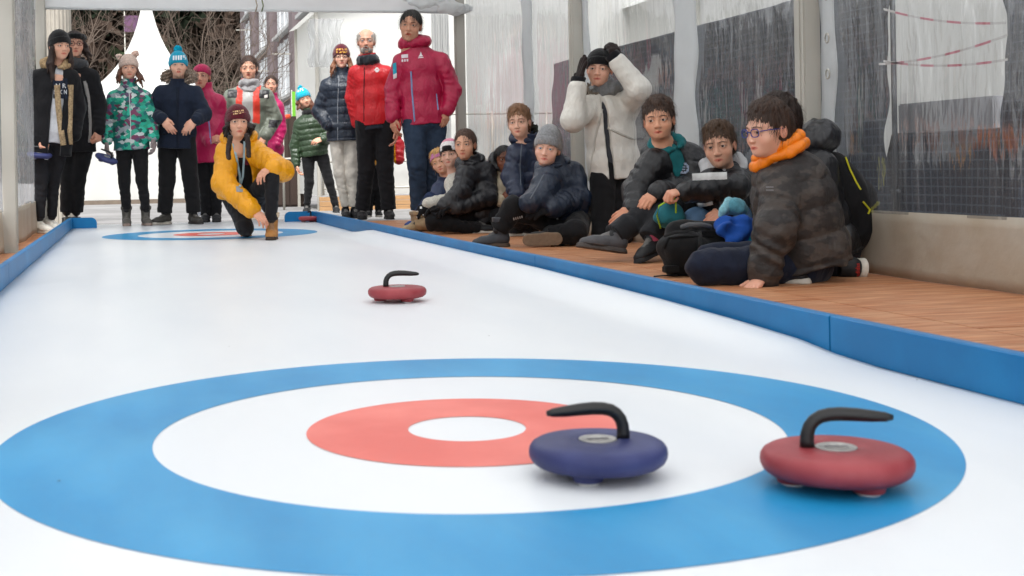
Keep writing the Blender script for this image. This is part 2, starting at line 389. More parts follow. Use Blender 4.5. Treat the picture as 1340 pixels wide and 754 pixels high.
EYE = None
def eye_mesh(iris):
    n, m = 16, 22; V = []; F = []; MI = []
    for i in range(m+1):
        th = math.pi*i/m
        for k in range(n): q = 2*math.pi*k/n; V.append((math.sin(th)*math.cos(q), math.cos(th), math.sin(th)*math.sin(q)))
    for i in range(m):
        for k in range(n):
            F.append((i*n+k, i*n+(k+1) % n, (i+1)*n+(k+1) % n, (i+1)*n+k)); a = math.degrees(math.pi*(i+.5)/m)
            MI.append(2 if a < 12 else 1 if a < 29 else 0)
    me = mesh_np('eye', np.array(V)*.0138, F); me.materials.append(M_SCLERA); me.materials.append(M_IRIS[iris]); me.materials.append(M_PUPIL)
    me.polygons.foreach_set('material_index', MI); me.polygons.foreach_set('use_smooth', np.ones(len(F), bool)); return me
EYES = {k: eye_mesh(k) for k in M_IRIS}

def project_strip(bvh, pts, width, off=.003, n=6):
    """a strip of cloth lying on a surface along a pixel path"""
    P = []; fine = []
    for i in range(len(pts)-1):
        for t in np.linspace(0, 1, n, endpoint=False): fine.append(np.array(pts[i], float)*(1-t)+np.array(pts[i+1], float)*t)
    fine.append(np.array(pts[-1], float))
    for u, v in fine:
        r = ray(u, v); h = bvh.ray_cast(Vector(CAMP), Vector(r).normalized())
        if h[0] is not None: P.append((np.array(h[0])-nrm(r)*off, nrm(r)))
    V = []; F = []
    for i, (p, r) in enumerate(P):
        t = nrm(P[min(i+1, len(P)-1)][0]-P[max(i-1, 0)][0]); s_ = nrm(np.cross(t, r))
        V += [p-s_*width/2, p+s_*width/2, p+s_*width/2+r*off*2, p-s_*width/2+r*off*2]
    for i in range(len(P)-1): 
        for k in range(4): F.append((i*4+k, i*4+(k+1) % 4, i*4+4+(k+1) % 4, i*4+4+k))
    return V, F
def project_patch(bvh, quad, nu=8, nv=6, off=.003, mask=None):
    q = [np.array(p, float) for p in quad]; V = []; ok = []; F = []
    for j in range(nv+1):
        for i in range(nu+1):
            a, b = i/nu, j/nv; p = (q[0]*(1-a)+q[1]*a)*(1-b)+(q[3]*(1-a)+q[2]*a)*b
            r = ray(*p); h = bvh.ray_cast(Vector(CAMP), Vector(r).normalized())
            ok.append(h[0] is not None); V.append(np.array(h[0])-nrm(r)*off if h[0] is not None else CAMP)
    w_ = nu+1
    for j in range(nv):
        for i in range(nu):
            if mask is not None and not mask(i, j): continue
            f = (j*w_+i, j*w_+i+1, (j+1)*w_+i+1, (j+1)*w_+i)
            if all(ok[k] for k in f): F.append(f)
    return V, F
def text_on(bvh, s, quad, off=.003):
    """letters laid on a surface inside a pixel quad (tl,tr,br,bl)"""
    cu = bpy.data.curves.new('t', 'FONT'); cu.body = s; cu.fill_mode = 'FRONT'; cu.resolution_u = 2; cu.offset = .012
    o = bpy.data.objects.new('t', cu); col.objects.link(o); dg = bpy.context.evaluated_depsgraph_get(); me = o.evaluated_get(dg).to_mesh()
    T = np.array([v.co[:] for v in me.vertices]); F = [tuple(p.vertices) for p in me.polygons]
    o.evaluated_get(dg).to_mesh_clear(); bpy.data.objects.remove(o); bpy.data.curves.remove(cu)
    if not len(T): return [], []
    lo, hi = T.min(0), T.max(0); q = [np.array(p, float) for p in quad]; V = []; ok = []
    for p in T:
        a, b = (p[0]-lo[0])/(hi[0]-lo[0]), 1-(p[1]-lo[1])/(hi[1]-lo[1]+1e-9)
        g = (q[0]*(1-a)+q[1]*a)*(1-b)+(q[3]*(1-a)+q[2]*a)*b; r = ray(*g); h = bvh.ray_cast(Vector(CAMP), Vector(r).normalized())
        ok.append(h[0] is not None); V.append(np.array(h[0])-nrm(r)*off if h[0] is not None else CAMP)
    return V, [f for f in F if all(ok[i] for i in f)]

class Person:
    def __init__(s, Z, D, J, label, sc=.8, head=.21, kind='child', mouth=0, yaw=0, pitch=0, roll=0, skin='#d9a78c', iris='brown', ground=0., group=None, res=.0068, brow='#2a1d15', gaze=None, nohead=False):
        s.Z, s.D, s.sc, s.res, s.g = Z, D, sc, res, ground
        s.J = {k: s.pt(*v) for k, v in J.items()}
        s.skin = hexc(skin); j = s.J
        s.U = nrm(j['nk']-j['pv']); L = j['sl']-j['sr']; s.sw = np.linalg.norm(L)/2
        for e in 'rl': j['s'+e] = j['nk']+(j['s'+e]-j['nk'])*.86-s.U*.012*sc
        s.L = nrm(L-np.dot(L, s.U)*s.U); s.N = nrm(np.cross(s.L, s.U))
        base = np.array([j['pv'][0], j['pv'][1], ground]); s.o = base
        s.root = empty('person', base, label, 'person', group)
        s.items = {}
        # head frame
        hc = j['hd']; view = hc-CAMP; view[2] = 0; bk = -nrm(view); rg = np.array([-bk[1], bk[0], 0])   # bk: towards camera; rg: image right
        ya, pi_, ro = map(math.radians, (yaw, pitch, roll))
        f = bk*math.cos(ya)+rg*math.sin(ya); f = f*math.cos(pi_)+UPV*math.sin(pi_)
        up = nrm(UPV-np.dot(UPV, f)*f); sd_ = np.cross(f, up); up2 = up*math.cos(ro)+nrm(sd_)*math.sin(ro)*(1)
        s.hR = frame(f, up2); s.hc = hc; s.hk = head/.234; s.kind = kind
        s.hip = {k: j['pv']+s.L*e*.085*sc for k, e in (('r', -1), ('l', 1))}
        s.mouth = mouth; s.iris = iris; s.brow = brow; s.hands = {}; s.gaze = gaze; s.nohead = nohead
    def pt(s, x, y, dd=0):
        o, k = s.Z; return at(o[0]+x/k, o[1]+y/k, s.D+dd)
    def px(s, x, y): o, k = s.Z; return (o[0]+x/k, o[1]+y/k)
    def H(s, p): return s.hc+s.hR@(np.asarray(p, float)*s.hk)
    def add(s, name, V, F, C, material, parent=None):
        V = np.asarray(V, np.float32)
        me = mesh_np(name, V-s.o.astype(np.float32), F if isinstance(F, np.ndarray) else [tuple(f) for f in F], C if np.ndim(C) == 2 else hexc(C))
        o = link(name, me, material, parent or s.root)
        s.items.setdefault(name, []).append((o, V, F)); return o
    def bvh(s, *names):
        Vs, Fs, n = [], [], 0
        for nm in names:
            for o, V, F in s.items.get(nm, []):
                Vs += [Vector(map(float, v)) for v in V]; Fs += [[int(i)+n for i in f] for f in F]; n += len(V)
        return BVHTree.FromPolygons(Vs, Fs)
    def loc(s, V):
        d = V-s.J['pv']; return d@s.L, d@s.N, (d@s.U)/np.linalg.norm(s.J['nk']-s.J['pv'])
    # ---- body
    def hand(s, side, tip, pose='relax', back=None, glove=None, size=None):
        j = s.J; w_ = j['w'+side]; t = s.pt(*tip) if not isinstance(tip, np.ndarray) else tip
        back = nrm(-FWD+.6*UPV) if back is None else np.asarray(back, float)
        s.hands[side] = (pose, frame(t-w_, back), glove, size or (s.sc if s.sc < .9 else 1.0)*1.02)
        return s
    def body(s):
        j, k = s.J, s.sc; Vs, Fs, Cs = [], [], []; n = 0
        if not s.nohead:
            V, F = get_head(s.kind, s.mouth); C = face_color(V, s.skin); V = V.copy()
            rs = np.random.RandomState(int(abs(s.hc[0]*997+s.hc[1]*131)) % 9999); low = np.clip(-V[:, 2]/.1, 0, 1.2)*(V[:, 1] > -.02)
            V[:, 0] *= 1+low*(rs.uniform(-.07, .05)-(.045 if s.kind != 'man' else 0)); V[:, 2] -= low*rs.uniform(-.006, .006); nose = np.exp(-(V[:, 0]/.018)**2-((V[:, 2]+.025)/.025)**2)*(V[:, 1] > .07); V[:, 1] += nose*rs.uniform(-.004, .006)
            Vs.append(s.hc+(V*s.hk)@s.hR.T); Fs.append(F); Cs.append(C); n += len(V)
        for sd_, (pose, R, glove, size) in s.hands.items():
            V, F = get_hand(pose, bool(glove)); V = V*size
            if sd_ == 'l': V = V*np.array([-1, 1, 1]); F = F[:, ::-1]
            Vw = j['w'+sd_]+V@R.T
            if glove: s.add('glove', Vw, F, glove, M_CLOTH)
            else:
                C = np.tile(s.skin*np.array([1, .9, .87]), (len(V), 1)); tipm = np.clip((V[:, 1]/size-.13)/.04, 0, 1)[:, None]*.35
                C = C*(1-tipm)+tipm*s.skin*np.array([1.0, .62, .58])
                Vs.append(Vw); Fs.append(F+n); Cs.append(C); n += len(V)
        b = SDF(); b.cone(j['pv'], j['pv']+s.U*.2*k, .125*k, .11*k, flat=(s.N, .75)).cone(j['pv']+s.U*.2*k, j['nk']-s.U*.1*k, .11*k, .125*k, flat=(s.N, .75))
        b.cone(j['nk']-s.U*.04*k, j['nk']+.25*(s.hc-j['nk']), .05*k, .045*k)
        for q in 'rl':
            b.cone(j['nk']-s.U*.06*k, j['s'+q]-s.U*.02, .05*k, .045*k).cone(j['s'+q]-s.U*.02, j['e'+q], .042*k, .036*k).cone(j['e'+q], j['w'+q], .034*k, .023*k)
            b.cone(s.hip[q], j['k'+q], .075*k, .05*k).cone(j['k'+q], j['a'+q], .047*k, .033*k)
            if 'f'+q in j or True: b.cone(j['a'+q], j['a'+q]+(s.g+.04-j['a'+q][2])*UPV*0, .03*k, .03*k)
        V, F = b.mesh(.014); C = np.tile(s.skin, (len(V), 1))
        for q in 'rl':
            C[np.linalg.norm(V-j['a'+q], axis=1) < .16*k] = hexc('#17171a')
        Vs.append(V); Fs.append(F+n); Cs.append(C)
        s.add('body', np.concatenate(Vs), np.concatenate(Fs), np.concatenate(Cs), M_SKIN)
        if not s.nohead:
            for x in (-1, 1):
                e = bpy.data.objects.new('eye', EYES[s.iris]); col.objects.link(e); e.parent = s.root
                R = s.hR
                if s.gaze is not None:
                    ga = math.radians(s.gaze); R = R@np.array([[math.cos(ga), math.sin(ga), 0], [-math.sin(ga), math.cos(ga), 0], [0, 0, 1]])
                Mx = Matrix.Identity(4)
                for a in range(3):
                    for b_ in range(3): Mx[a][b_] = R[a, b_]*s.hk
                    Mx[a][3] = float((s.H((x*.032, .0735, 0))-s.o)[a])
                e.matrix_local = Mx
                pts = [s.H((x*px_, py_, pz_)) for px_, py_, pz_ in ((.013, .0925, .0185), (.025, .091, .0225), (.037, .086, .0225), (.05, .075, .017))]
                m = MB().tube(pts, [.0012*s.hk, .0021*s.hk, .0018*s.hk, .0008*s.hk], 6, flat=1.0)
                s.add('eyebrow', m.v, m.f, s.brow, M_HAIR)
        return s
    # ---- clothes
    def top(s, color, name='jacket', th=.02, hem=.10, quilt=None, mt=None, fold=.0018, collar=.0, open_=None, sleeves=True, noise=.0024, sleeve_th=None, flare=0, wide=1., deep=.72, seed=1, paint=None, cuff=True, armcut=.0, drop=.0):
        j, k, U, N, L = s.J, s.sc, s.U, s.N, s.L; S = SDF(); pv, nk = j['pv'], j['nk']; H = np.linalg.norm(nk-pv); st = th if sleeve_th is None else sleeve_th
        q = (pv, U, quilt, .0095) if quilt else None
        cw = max(s.sw*.92, .135*k)*wide; hw = (.15*k)*wide; ww = (.138*k)*wide
        p0 = pv-U*hem
        S.cone(p0-U*.03, pv+U*.05*k, hw+th+flare, hw+th, k=.03, flat=(N, deep), q=q).cone(pv+U*.05*k, pv+U*H*.42, hw+th, ww+th, k=.03, flat=(N, deep), q=q)
        S.cone(pv+U*H*.42, pv+U*H*.72, ww+th, cw*.9+th, k=.04, flat=(N, deep), q=q).cone(pv+U*H*.72, nk-U*.07*k, cw*.9+th, cw*.72+th*.6, k=.04, flat=(N, deep*.95), q=q)
        for e in 'rl':
            S.cone(nk-U*.035*k, j['s'+e]-U*(.035*k+drop), .052*k+th*.4, .05*k+th*.6, k=.05)
        S.plane(p0, -U)
        if open_:
            wd, lean = open_
            a = nk+N*.1*k+L*lean; b = p0+N*.12*k+L*lean
            S.cone(a+U*.03, b-U*.1, wd*.8, wd, k=.008, flat=(N, 1.6), op='s')
        for e in 'rl':
            if not sleeves: continue
            sh, el, wr = j['s'+e]-U*(.03*k+drop), j['e'+e], j['w'+e]; a1 = nrm(el-sh); a2 = nrm(wr-el)
            qa = (sh, a1, quilt*.95, .007) if quilt else None; qb = (el, a2, quilt*.9, .006) if quilt else None
            S.cone(sh, el, .053*k+st*.9, .046*k+st, k=.035, q=qa, fold=fold).cone(el, wr-a2*.012, .045*k+st, .034*k+st*.85, k=.02, q=qb, fold=fold*1.3)
            if cuff: S.cone(wr-a2*.05, wr+a2*.012, .033*k+st*.55, .031*k+st*.5, k=.008, cut=1)
        collar = collar and collar+.022
        if collar: S.cone(nk-U*.03, nk+U*collar+s.N*.012, .066*k+.008, .066*k+.014, k=.03, cut=1); S.cone(nk, nk+U*(collar+.03)+s.N*.015, .052*k+.003, .055*k+.006, k=.0, op='s')
        V, F = S.mesh(s.res, noise, 34, seed)
        C = np.tile(hexc(color), (len(V), 1))
        if paint: C = paint(s, V, C)
        return s.add(name, V, F, C, mt or M_NYLON)
    def marks(s, target, quad, color, name, rows, seed=0):
        """small worn lettering too fine to read"""
        rs = np.random.RandomState(seed); nv = rows*3-1; M = rs.rand(16, nv) < .72
        return s.patch(target, quad, color, name, nu=16, nv=nv, mask=lambda i, j: j % 3 != 2 and M[i, j] and (i % 3 != 2 or rs.rand() < .3))
    def trousers(s, color, th=.012, mt=None, ankle=.05, fold=.002, noise=.0022, seed=2, name='trousers', paint=None, loose=0., cutend=True):
        j, k = s.J, s.sc; S = SDF(); rise = s.U*.14*k
        S.cone(j['pv']-s.U*.02, j['pv']+rise, .135*k+th, .125*k+th, k=.03, flat=(s.N, .75))
        for q in 'rl':
            hp, kn, an = s.hip[q], j['k'+q], j['a'+q]; a2 = nrm(an-kn)
            S.cone(hp, kn, .082*k+th, .054*k+th+loose*.5, k=.03, fold=fold*.5).cone(kn, an+a2*.0-a2*ankle*.0, .052*k+th+loose*.5, .038*k+th+loose, k=.02, fold=fold, cut=1 if cutend else 0)
        V, F = S.mesh(s.res, noise, 38, seed); C = np.tile(hexc(color), (len(V), 1))
        if paint: C = paint(s, V, C)
        return s.add(name, V, F, C, mt or M_CLOTH)
    def shoe(s, side, toe, kind='sneaker', upper='#222226', sole='#bdb8ae', up=None, size=None, ground=True, paint=None, mt=None):
        (V, F), (V2, F2) = get_shoe(kind); an = s.J['a'+side]; t = s.pt(*toe) if not isinstance(toe, np.ndarray) else toe
        k = size or s.sc*.98; d = t-an
        if ground: d = d.copy(); d[2] = 0; up = UPV
        R = frame(d, up)
        o_ = an.copy()-R[:, 2]*.085*k
        if ground: o_[2] = s.g
        W = o_+(V*k)@R.T; W2 = o_+(V2*k)@R.T
        C = np.tile(hexc(upper), (len(V), 1))
        lace = (V[:, 2] > .07-.45*(V[:, 1]-.02)) & (V[:, 1] > .0) & (V[:, 1] < .11) & (abs(V[:, 0]) < .02)
        C[lace] = C[lace]*.6+.4*hexc('#8a8782')*(.6 if kind == 'boot' else 1)
        if paint: C = paint(V, C)
        so = s.add('shoe', W, F, C, mt or M_SHOE); s.add('sole', W2, F2, sole, M_RUBBER, so); return so
    # ---- head things
    def hairmesh(s, style, color, ends=None, seed=3, lenk=1., name='hair', fringe=.055, side=-.02):
        S = SDF(); h = s.H; kk = s.hk; R = s.hR; rs = np.random.RandomState(seed+int(abs(s.hc[0]*1000)) % 91)
        E = lambda c, r, **kw: S.ell(h(c), np.array(r)*kk, R, **kw)
        E((0, -.016, .036), (.0808, .0985, .0855), k=.01)
        for x in (-1, 1): E((x*.056, -.028, .0), (.025, .05, .062), k=.02)
        E((0, -.055, -.012), (.066, .055, .078), k=.02)
        if style in ('tied', 'crop'): fringe = max(fringe, .076)
        if style in ('tied', 'crop'): E((0, .152, -.02), (.088, .108, .035+fringe), k=.016, op='s')
        else: E((0, .14, -.04), (.073, .088, .04+fringe), k=.014, op='s')
        for x in (-1, 1): E((x*.088, .006, -.024), (.026, .03, .036), k=.008, op='s')
        S.plane(h((0, -.02, -.012 if s.kind == 'man' else -.05)), R@np.array((0, .42, -.9)))
        if style == 'bald': E((0, .035, .115), (.07, .115, .085), k=.01, op='s')
        if style == 'short':
            for i in range(34):
                a = rs.uniform(-2.2, 2.2); fr = abs(a) < .95
                e0 = math.radians(rs.uniform(48, 85)); e1 = math.radians(rs.uniform(24, 40) if fr else rs.uniform(-6, 20)); a1 = a+rs.uniform(-.3, .45)*(1 if fr else .3); pts = []
                for t in (0, .5, 1):
                    e = e0+(e1-e0)*t; aa = a+(a1-a)*t; q = 1.0+.035*math.sin(t*3.14)*rs.rand()
                    pts.append(h((.0815*math.sin(aa)*math.cos(e)*q, -.014+.1*math.cos(aa)*math.cos(e)*q, .04+.088*math.sin(e)*q)))
                r = rs.uniform(.009, .015)*kk
                S.cone(pts[0], pts[1], r, r*.9, k=.005).cone(pts[1], pts[2], r*.9, r*.35, k=.005)
        for a, b, r0, r1 in (ends or []):
            a = np.asarray(a, float); b = np.asarray(b, float)
            for i in range(6):
                o1 = rs.normal(size=3)*np.array([.011, .011, .004]); o2 = rs.normal(size=3)*np.array([.016, .016, .022]); mid = (a+b)/2+np.array([.012*np.sign(a[0]), .006, 0])+rs.normal(size=3)*.012
                S.cone(h(a+o1), h(mid), r0*kk*.62, r0*kk*.6, k=.006).cone(h(mid), h(b+o2), r0*kk*.6, r1*kk*.4, k=.006)
        if style == 'tied': E((0, -.112, .02), (.03, .03, .03), k=.015)
        V, F = S.mesh(.0048, 0)
        # combed strands
        P = (V-s.hc)@R/kk; ang = np.arctan2(P[:, 0], -P[:, 1]+.02)
        st = np.sin(ang*46+5*np.sin(P[:, 2]*30)+3*np.sin(P[:, 1]*35))+.7*np.sin(ang*83+P[:, 2]*55+2*np.sin(P[:, 0]*60))+.6*np.sin(P[:, 0]*260+P[:, 1]*50*np.sin(P[:, 2]*14))
        nr = nrm_rows(P); V = V+(nr@R.T)*(st*.0016*kk)[:, None]
        C = np.tile(hexc(color), (len(V), 1))*(1+.22*st[:, None]/1.8)
        # fine strands lying on the hair
        nst = 900 if style == 'short' else 650; base = V.copy()
        pick = rs.randint(0, len(V), nst); Pp = P[pick]; nn = nr[pick]
        down = np.array([0, 0, -1.]); crown = np.array([.01, -.05, .12]); fl = Pp-crown; fl[:, 2] *= .8
        low = np.clip((-.02-Pp[:, 2])/.05, 0, 1)[:, None]; fl = nrm_rows(fl)*(1-low)+down*low+rs.normal(size=(nst, 3))*(.28 if style == 'short' else .13)
        fl = nrm_rows(fl-nn*np.sum(fl*nn, 1)[:, None]*(1-.3*low)); Ln = rs.uniform(.018, .042, (nst, 1))*(1 if style == 'short' else 1.2); lf = rs.uniform(.03, .22 if style == 'short' else .1, (nst, 1))
        sd_ = nrm_rows(np.cross(fl, nn)); SV = []; 
        for t in (0, .35, .7, 1.):
            c_ = Pp+nn*.0008+fl*Ln*t+nn*Ln*lf*math.sin(t*2.2)+down*Ln*.25*t*t; w_ = .0012*(1-t*.75)
            SV += [c_-sd_*w_, c_+sd_*w_]
        SV = np.stack(SV, 1); i0 = np.arange(nst)[:, None]*8+len(V); SF = np.concatenate([i0+np.array([[2*q, 2*q+1, 2*q+3, 2*q+2]]) for q in range(3)], 0)
        SW = s.hc+(SV.reshape(-1, 3)*kk)@R.T; sc_ = hexc(color)*rs.uniform(.55, 1.9, (nst, 1)); SC = np.repeat(sc_, 8, 0)
        V = np.concatenate([V, SW]); F = np.concatenate([F, SF]); C = np.concatenate([C, SC])
        return s.add(name, V, F, np.clip(C, 0, 1), M_HAIR)
    def beanie(s, color, top=0., pom=None, brim=True, front=.028, back=-.045, slouch=0., paint=None, rib=42, pompos=None, big=1.0, brimcol=None):
        S = SDF(); h = s.H; kk = s.hk*big; R = s.hR
        S.ell(h((0, -.012, .036)), np.array((.0865, .104, .094+top))*kk, R, k=.01)
        if slouch: S.ell(h((0, -.03, .1+slouch)), np.array((.06, .07, .05))*kk, R, k=.05)
        pn = nrm(np.array((0, -(front-back)/.19, 1.)))   # plane tilted down at the back
        p0 = np.array((0, .09, front)); S.plane(h(p0), R@(-pn))
        V, F = S.mesh(.0052); P = (V-s.hc)@R/s.hk; hgt = (P-p0)@pn
        ang = np.arctan2(P[:, 0], P[:, 1]); nr = nrm_rows(P*np.array([1, 1, .4])); d = .0016*np.sin(ang*rib)*np.clip((.12-hgt)/.03, 0, 1)
        if brim: d = d+.006/(1+np.exp(-(.05-hgt)/.0022))-.0035*np.exp(-((hgt-.053)/.004)**2)
        V = V+(nr@R.T)*(d*s.hk)[:, None]
        C = np.tile(hexc(color), (len(V), 1)); 
        if brimcol is not None: C[(hgt < .052)] = hexc(brimcol)
        if paint: C = paint(P, hgt, ang, C)
        C = C*(1+.12*np.sin(ang*rib))[:, None]
        o = s.add('hat', V, F, np.clip(C, 0, 1), M_KNIT)
        for pc, r, pp in (pom or []):
            q = SDF().ell(h(pp), (r, r, r), None); V, F = q.mesh(.005, .006, 260, 5); s.add('pompom', V, F, pc, M_FUR, o)
        return o
    def ring(s, color, name, r0=.035, r1=.05, rx=.075, ry=.08, z0=.0, zb=.0, mt=None, noise=.003, seed=4, gap=0., nf=60, n=12, paint=None, center=None, tilt=0., flatten=1.):
        """collar, scarf or hood lying round the neck; r0 front, r1 back"""
        j, k = s.J, s.sc; S = SDF(); c = j['nk'] if center is None else center; pts = []
        for i in range(n+1):
            a = gap+(2*math.pi-2*gap)*i/n; f = math.cos(a)
            pts.append((c+s.L*math.sin(a)*rx*k+s.N*(f*ry*k+.01)+s.U*(z0+zb*(1-f)/2), (r0*(1+f)+r1*(1-f))/2*k*(1 if not gap else min(1, .35+.65*min(i, n-i)/2.5))))
        for (p, ra), (q, rb) in zip(pts, pts[1:]): S.cone(p, q, ra, rb, k=.012)
        V, F = S.mesh(s.res*.8 if mt is not M_FUR else .006, noise, nf, seed); C = np.tile(hexc(color), (len(V), 1))
        if paint: C = paint(s, V, C)
        return s.add(name, V, F, C, mt or M_NYLON)
    def strip(s, target, path, width, color, name, mt=None, parent=None, off=.003):
        t = target if isinstance(target, tuple) else (target,)
        V, F = project_strip(s.bvh(*t), [s.px(*p) for p in path], width, off)
        if F: return s.add(name, V, F, color, mt or M_PLAIN, parent or s.items[t[0]][0][0])
    def patch(s, target, quad, color, name, mt=None, mask=None, nu=8, nv=6):
        t = target if isinstance(target, tuple) else (target,)
        V, F = project_patch(s.bvh(*t), [s.px(*p) for p in quad], nu, nv, mask=mask)
        if F: return s.add(name, V, F, color, mt or M_PLAIN, s.items[t[0]][0][0])
    def text(s, target, string, quad, color, name='lettering'):
        t = target if isinstance(target, tuple) else (target,)
        V, F = text_on(s.bvh(*t), string, [s.px(*p) for p in quad], .004)
        if F: return s.add(name, V, F, color, M_PLAIN, s.items[t[0]][0][0])
    def glasses(s, color, w_=.024, hgt=.016):
        h = s.H; m = MB()
        for x in (-1, 1):
            pts = [h((x*.033+w_*math.copysign(abs(math.cos(a))**.7, math.cos(a)), .1-.25*abs((x*.033+w_*math.cos(a)))**1.3, -.002+hgt*math.copysign(abs(math.sin(a))**.7, math.sin(a)))) for a in np.linspace(0, 2*math.pi, 17)]
            m.tube(pts, .0021*s.hk, 6)
            m.tube([h((x*.056, .086, .004)), h((x*.074, .055, .006)), h((x*.08, -.01, .004))], .0022*s.hk, 6)
        m.tube([h((-.01, .1, .0)), h((0, .102, .003)), h((.01, .1, .0))], .002*s.hk, 6)
        return s.add('glasses', m.v, m.f, color, M_RUBBER)
def nrm_rows(P): return P/(np.linalg.norm(P, axis=1, keepdims=True)+1e-9)
# ------------------------------------------------------------------ setting
WX, LX = 2.87, -.765
DZ = -.021
def asphalt():
    return mat('asphalt', '#8d8c8b', rough=.9, spec=.2, noise=(.12, 3, 0), color2='#7b7a79', cscale=1.2, bump=(.3, 300, .4))
m = MB(); m.add([(-300, -300, -.07), (300, -300, -.07), (300, 300, -.07), (-300, 300, -.07)], [(0, 1, 2, 3)])
tag(m.build('ground', asphalt()), kind='structure')

# wooden deck of coated plywood sheets
deckm = mat('deck_plywood', '#ad6f49', rough=.5, spec=.35, noise=(.22, 5, 0), color2='#c6946e', cscale=3.0, cramp=(.4, .66), bump=(.35, 55, .6), stretch=(1.3, 11, 1), detail=8)
deck = tag(MB().box((LX-.25, -3, -.066), (WX+.2, 10.95, -.045)).build('deck', deckm), kind='structure')
xs = [LX-.2, -.47, .5, 1.47, 2.2, WX+.14]; ys = [-2.9+1.16*i for i in range(12)]
for i in range(len(xs)-1):
    for k in range(len(ys)):
        y1 = min(ys[k]+1.16, 10.93); off = .38 if i % 2 else 0
        a, b = max(ys[k]-off, -2.95), y1-off if k < len(ys)-1 else 10.93
        MB().box((xs[i]+.002, a+.002, -.045), (xs[i+1]-.002, b-.002, DZ-.0015*((i*3+k*5) % 3)/3)).build('panel', deckm, deck, bevel=.0015)

def ice_mat(): return mat('synthetic_ice', '#e4e7e9', rough=.34, spec=.35, noise=(.018, 1.3, 0), color2='#dde1e5', cscale=1.1, stretch=(2.5, .7, 1))
ICE = ice_mat(); LCX = 1.2355*CH
def lift(x, y):   # the sheet curls up along the right border
    A = np.interp(y, [2.3, 2.47, 2.62, 2.92, 3.4, 4.5, 7.9, 8.25, 8.6], [0, .006, .019, .028, .037, .046, .046, .02, 0]); t = min(max((x-1.30)/.21, 0), 1); return A*t*t*(3-2*t)
gx = [-.54, 0, .8, 1.28]+list(np.linspace(1.30, 1.512, 14)); gy = sorted(set([-2.9, 0, 1.5, 2.3]+list(np.linspace(2.3, 3.6, 40))+list(np.linspace(3.6, 8.8, 40))+[9.5, 11.15])); nx0, ny0 = len(gx), len(gy)
V = [(x, y, lift(x, y)) for y in gy for x in gx]; F = [(j*nx0+i, j*nx0+i+1, (j+1)*nx0+i+1, (j+1)*nx0+i) for j in range(ny0-1) for i in range(nx0-1)]
n0 = len(V); rim = [i for i in range(nx0)]+[j*nx0+nx0-1 for j in range(1, ny0)]+[(ny0-1)*nx0+i for i in range(nx0-2, -1, -1)]+[j*nx0 for j in range(ny0-2, 0, -1)]
V += [(V[i][0], V[i][1], DZ+.001) for i in rim]; F += [(rim[k], n0+k, n0+(k+1) % len(rim), rim[(k+1) % len(rim)]) for k in range(len(rim))]
ice = tag(MB().add(V, F).build('ice_lane', ICE, smooth=True), kind='structure')
RB = mat('ring_blue', '#1c88be', rough=.4, spec=.25, noise=(.1, 2.5, 0), color2='#429dcb', cscale=2.4, cramp=(.4, .75), detail=9, bump=(.05, 90, .15), stretch=(2, .8, 1))
RR = mat('ring_red', '#dc6459', rough=.4, spec=.25, noise=(.05, 4, 0), color2='#e67a6e', cscale=4, bump=(.05, 90, .15))
def annulus(r0, r1, c, z, n=160):
    V = [(c[0]+r*math.cos(2*math.pi*k/n), c[1]+r*math.sin(2*math.pi*k/n), z) for r in (r0, r1) for k in range(n)]
    return MB().add(V, [(k, n+k, n+(k+1) % n, (k+1) % n) for k in range(n)])
for cy in (4.599*CH, 20.66*CH):
    annulus(1.1851*CH, 1.7532*CH, (LCX, cy), .0008).build('blue_ring', RB, ice)
    annulus(.2262*CH, .6162*CH, (LCX, cy), .0008).build('red_ring', RR, ice)
# stray specks and a scratch on the ice
SPK = mat('dirt_speck', '#4c4a48', rough=.9, noise=(.2, 50, 0))
for (u, v, r) in ((1086, 469, .004), (963, 437, .002), (1200, 499, .002), (640, 441, .002), (130, 347, .003), (77, 632, .002), (300, 455, .0015)):
    p = gnd(u, v); MB().add([(p[0]+r*(1+.4*math.sin(5*a+u))*math.cos(a), p[1]+r*1.3*math.sin(a), .0032) for a in np.linspace(0, 6.283, 9)[:-1]], [tuple(range(8))]).build('speck', SPK, ice)

# blue border boards
BB = mat('blue_board', '#08689f', rough=.42, spec=.3, noise=(.07, 3, 0), color2='#147ab2', cscale=5, cramp=(.5, .85), bump=(.06, 60, .2))
def board(name, pts, lab, hgt=.087, th=.028, side=1, grp='blue border boards'):
    pts = [np.array(p, float) for p in pts]; V = []; F = []; n = len(pts)
    for i, p in enumerate(pts):
        t = nrm(pts[min(i+1, n-1)]-pts[max(i-1, 0)]); nx = np.array([t[1], -t[0]])*side
        q = p+nx*th
        b = .003
        V += [(*p, .0005), (*p, hgt-b), (*(p+nx*b), hgt), (*(q-nx*b), hgt), (*q, hgt-b), (*q, DZ)]
    for i in range(n-1):
        for k in range(5): F.append((i*6+k, i*6+k+1, i*6+7+k, i*6+6+k))
    F += [(0, 1, 2, 3, 4, 5), tuple((n-1)*6+k for k in (5, 4, 3, 2, 1, 0))]
    o = MB().add(V, F).build(name, BB, smooth=False); tag(o, lab, 'border board', grp); return o
def smoothpath(cps, n=24):
    cps = np.array(cps); t = np.linspace(cps[0, 1], cps[-1, 1], n); 
    x = np.interp(t, cps[:, 1], cps[:, 0]); 
    for _ in range(2): x[1:-1] = (x[:-2]+2*x[1:-1]+x[2:])/4
    return list(zip(x, t))
RBX = [(1.514, -2.9), (1.512, 2.2), (1.514, 2.47), (1.527, 3.0), (1.529, 4.6), (1.515, 5.7), (1.515, 11.0)]
def cut(y0, y1, n): 
    t = np.linspace(y0, y1, n); c = np.array(RBX); x = np.interp(t, c[:, 1], c[:, 0]); return list(zip(x, t))
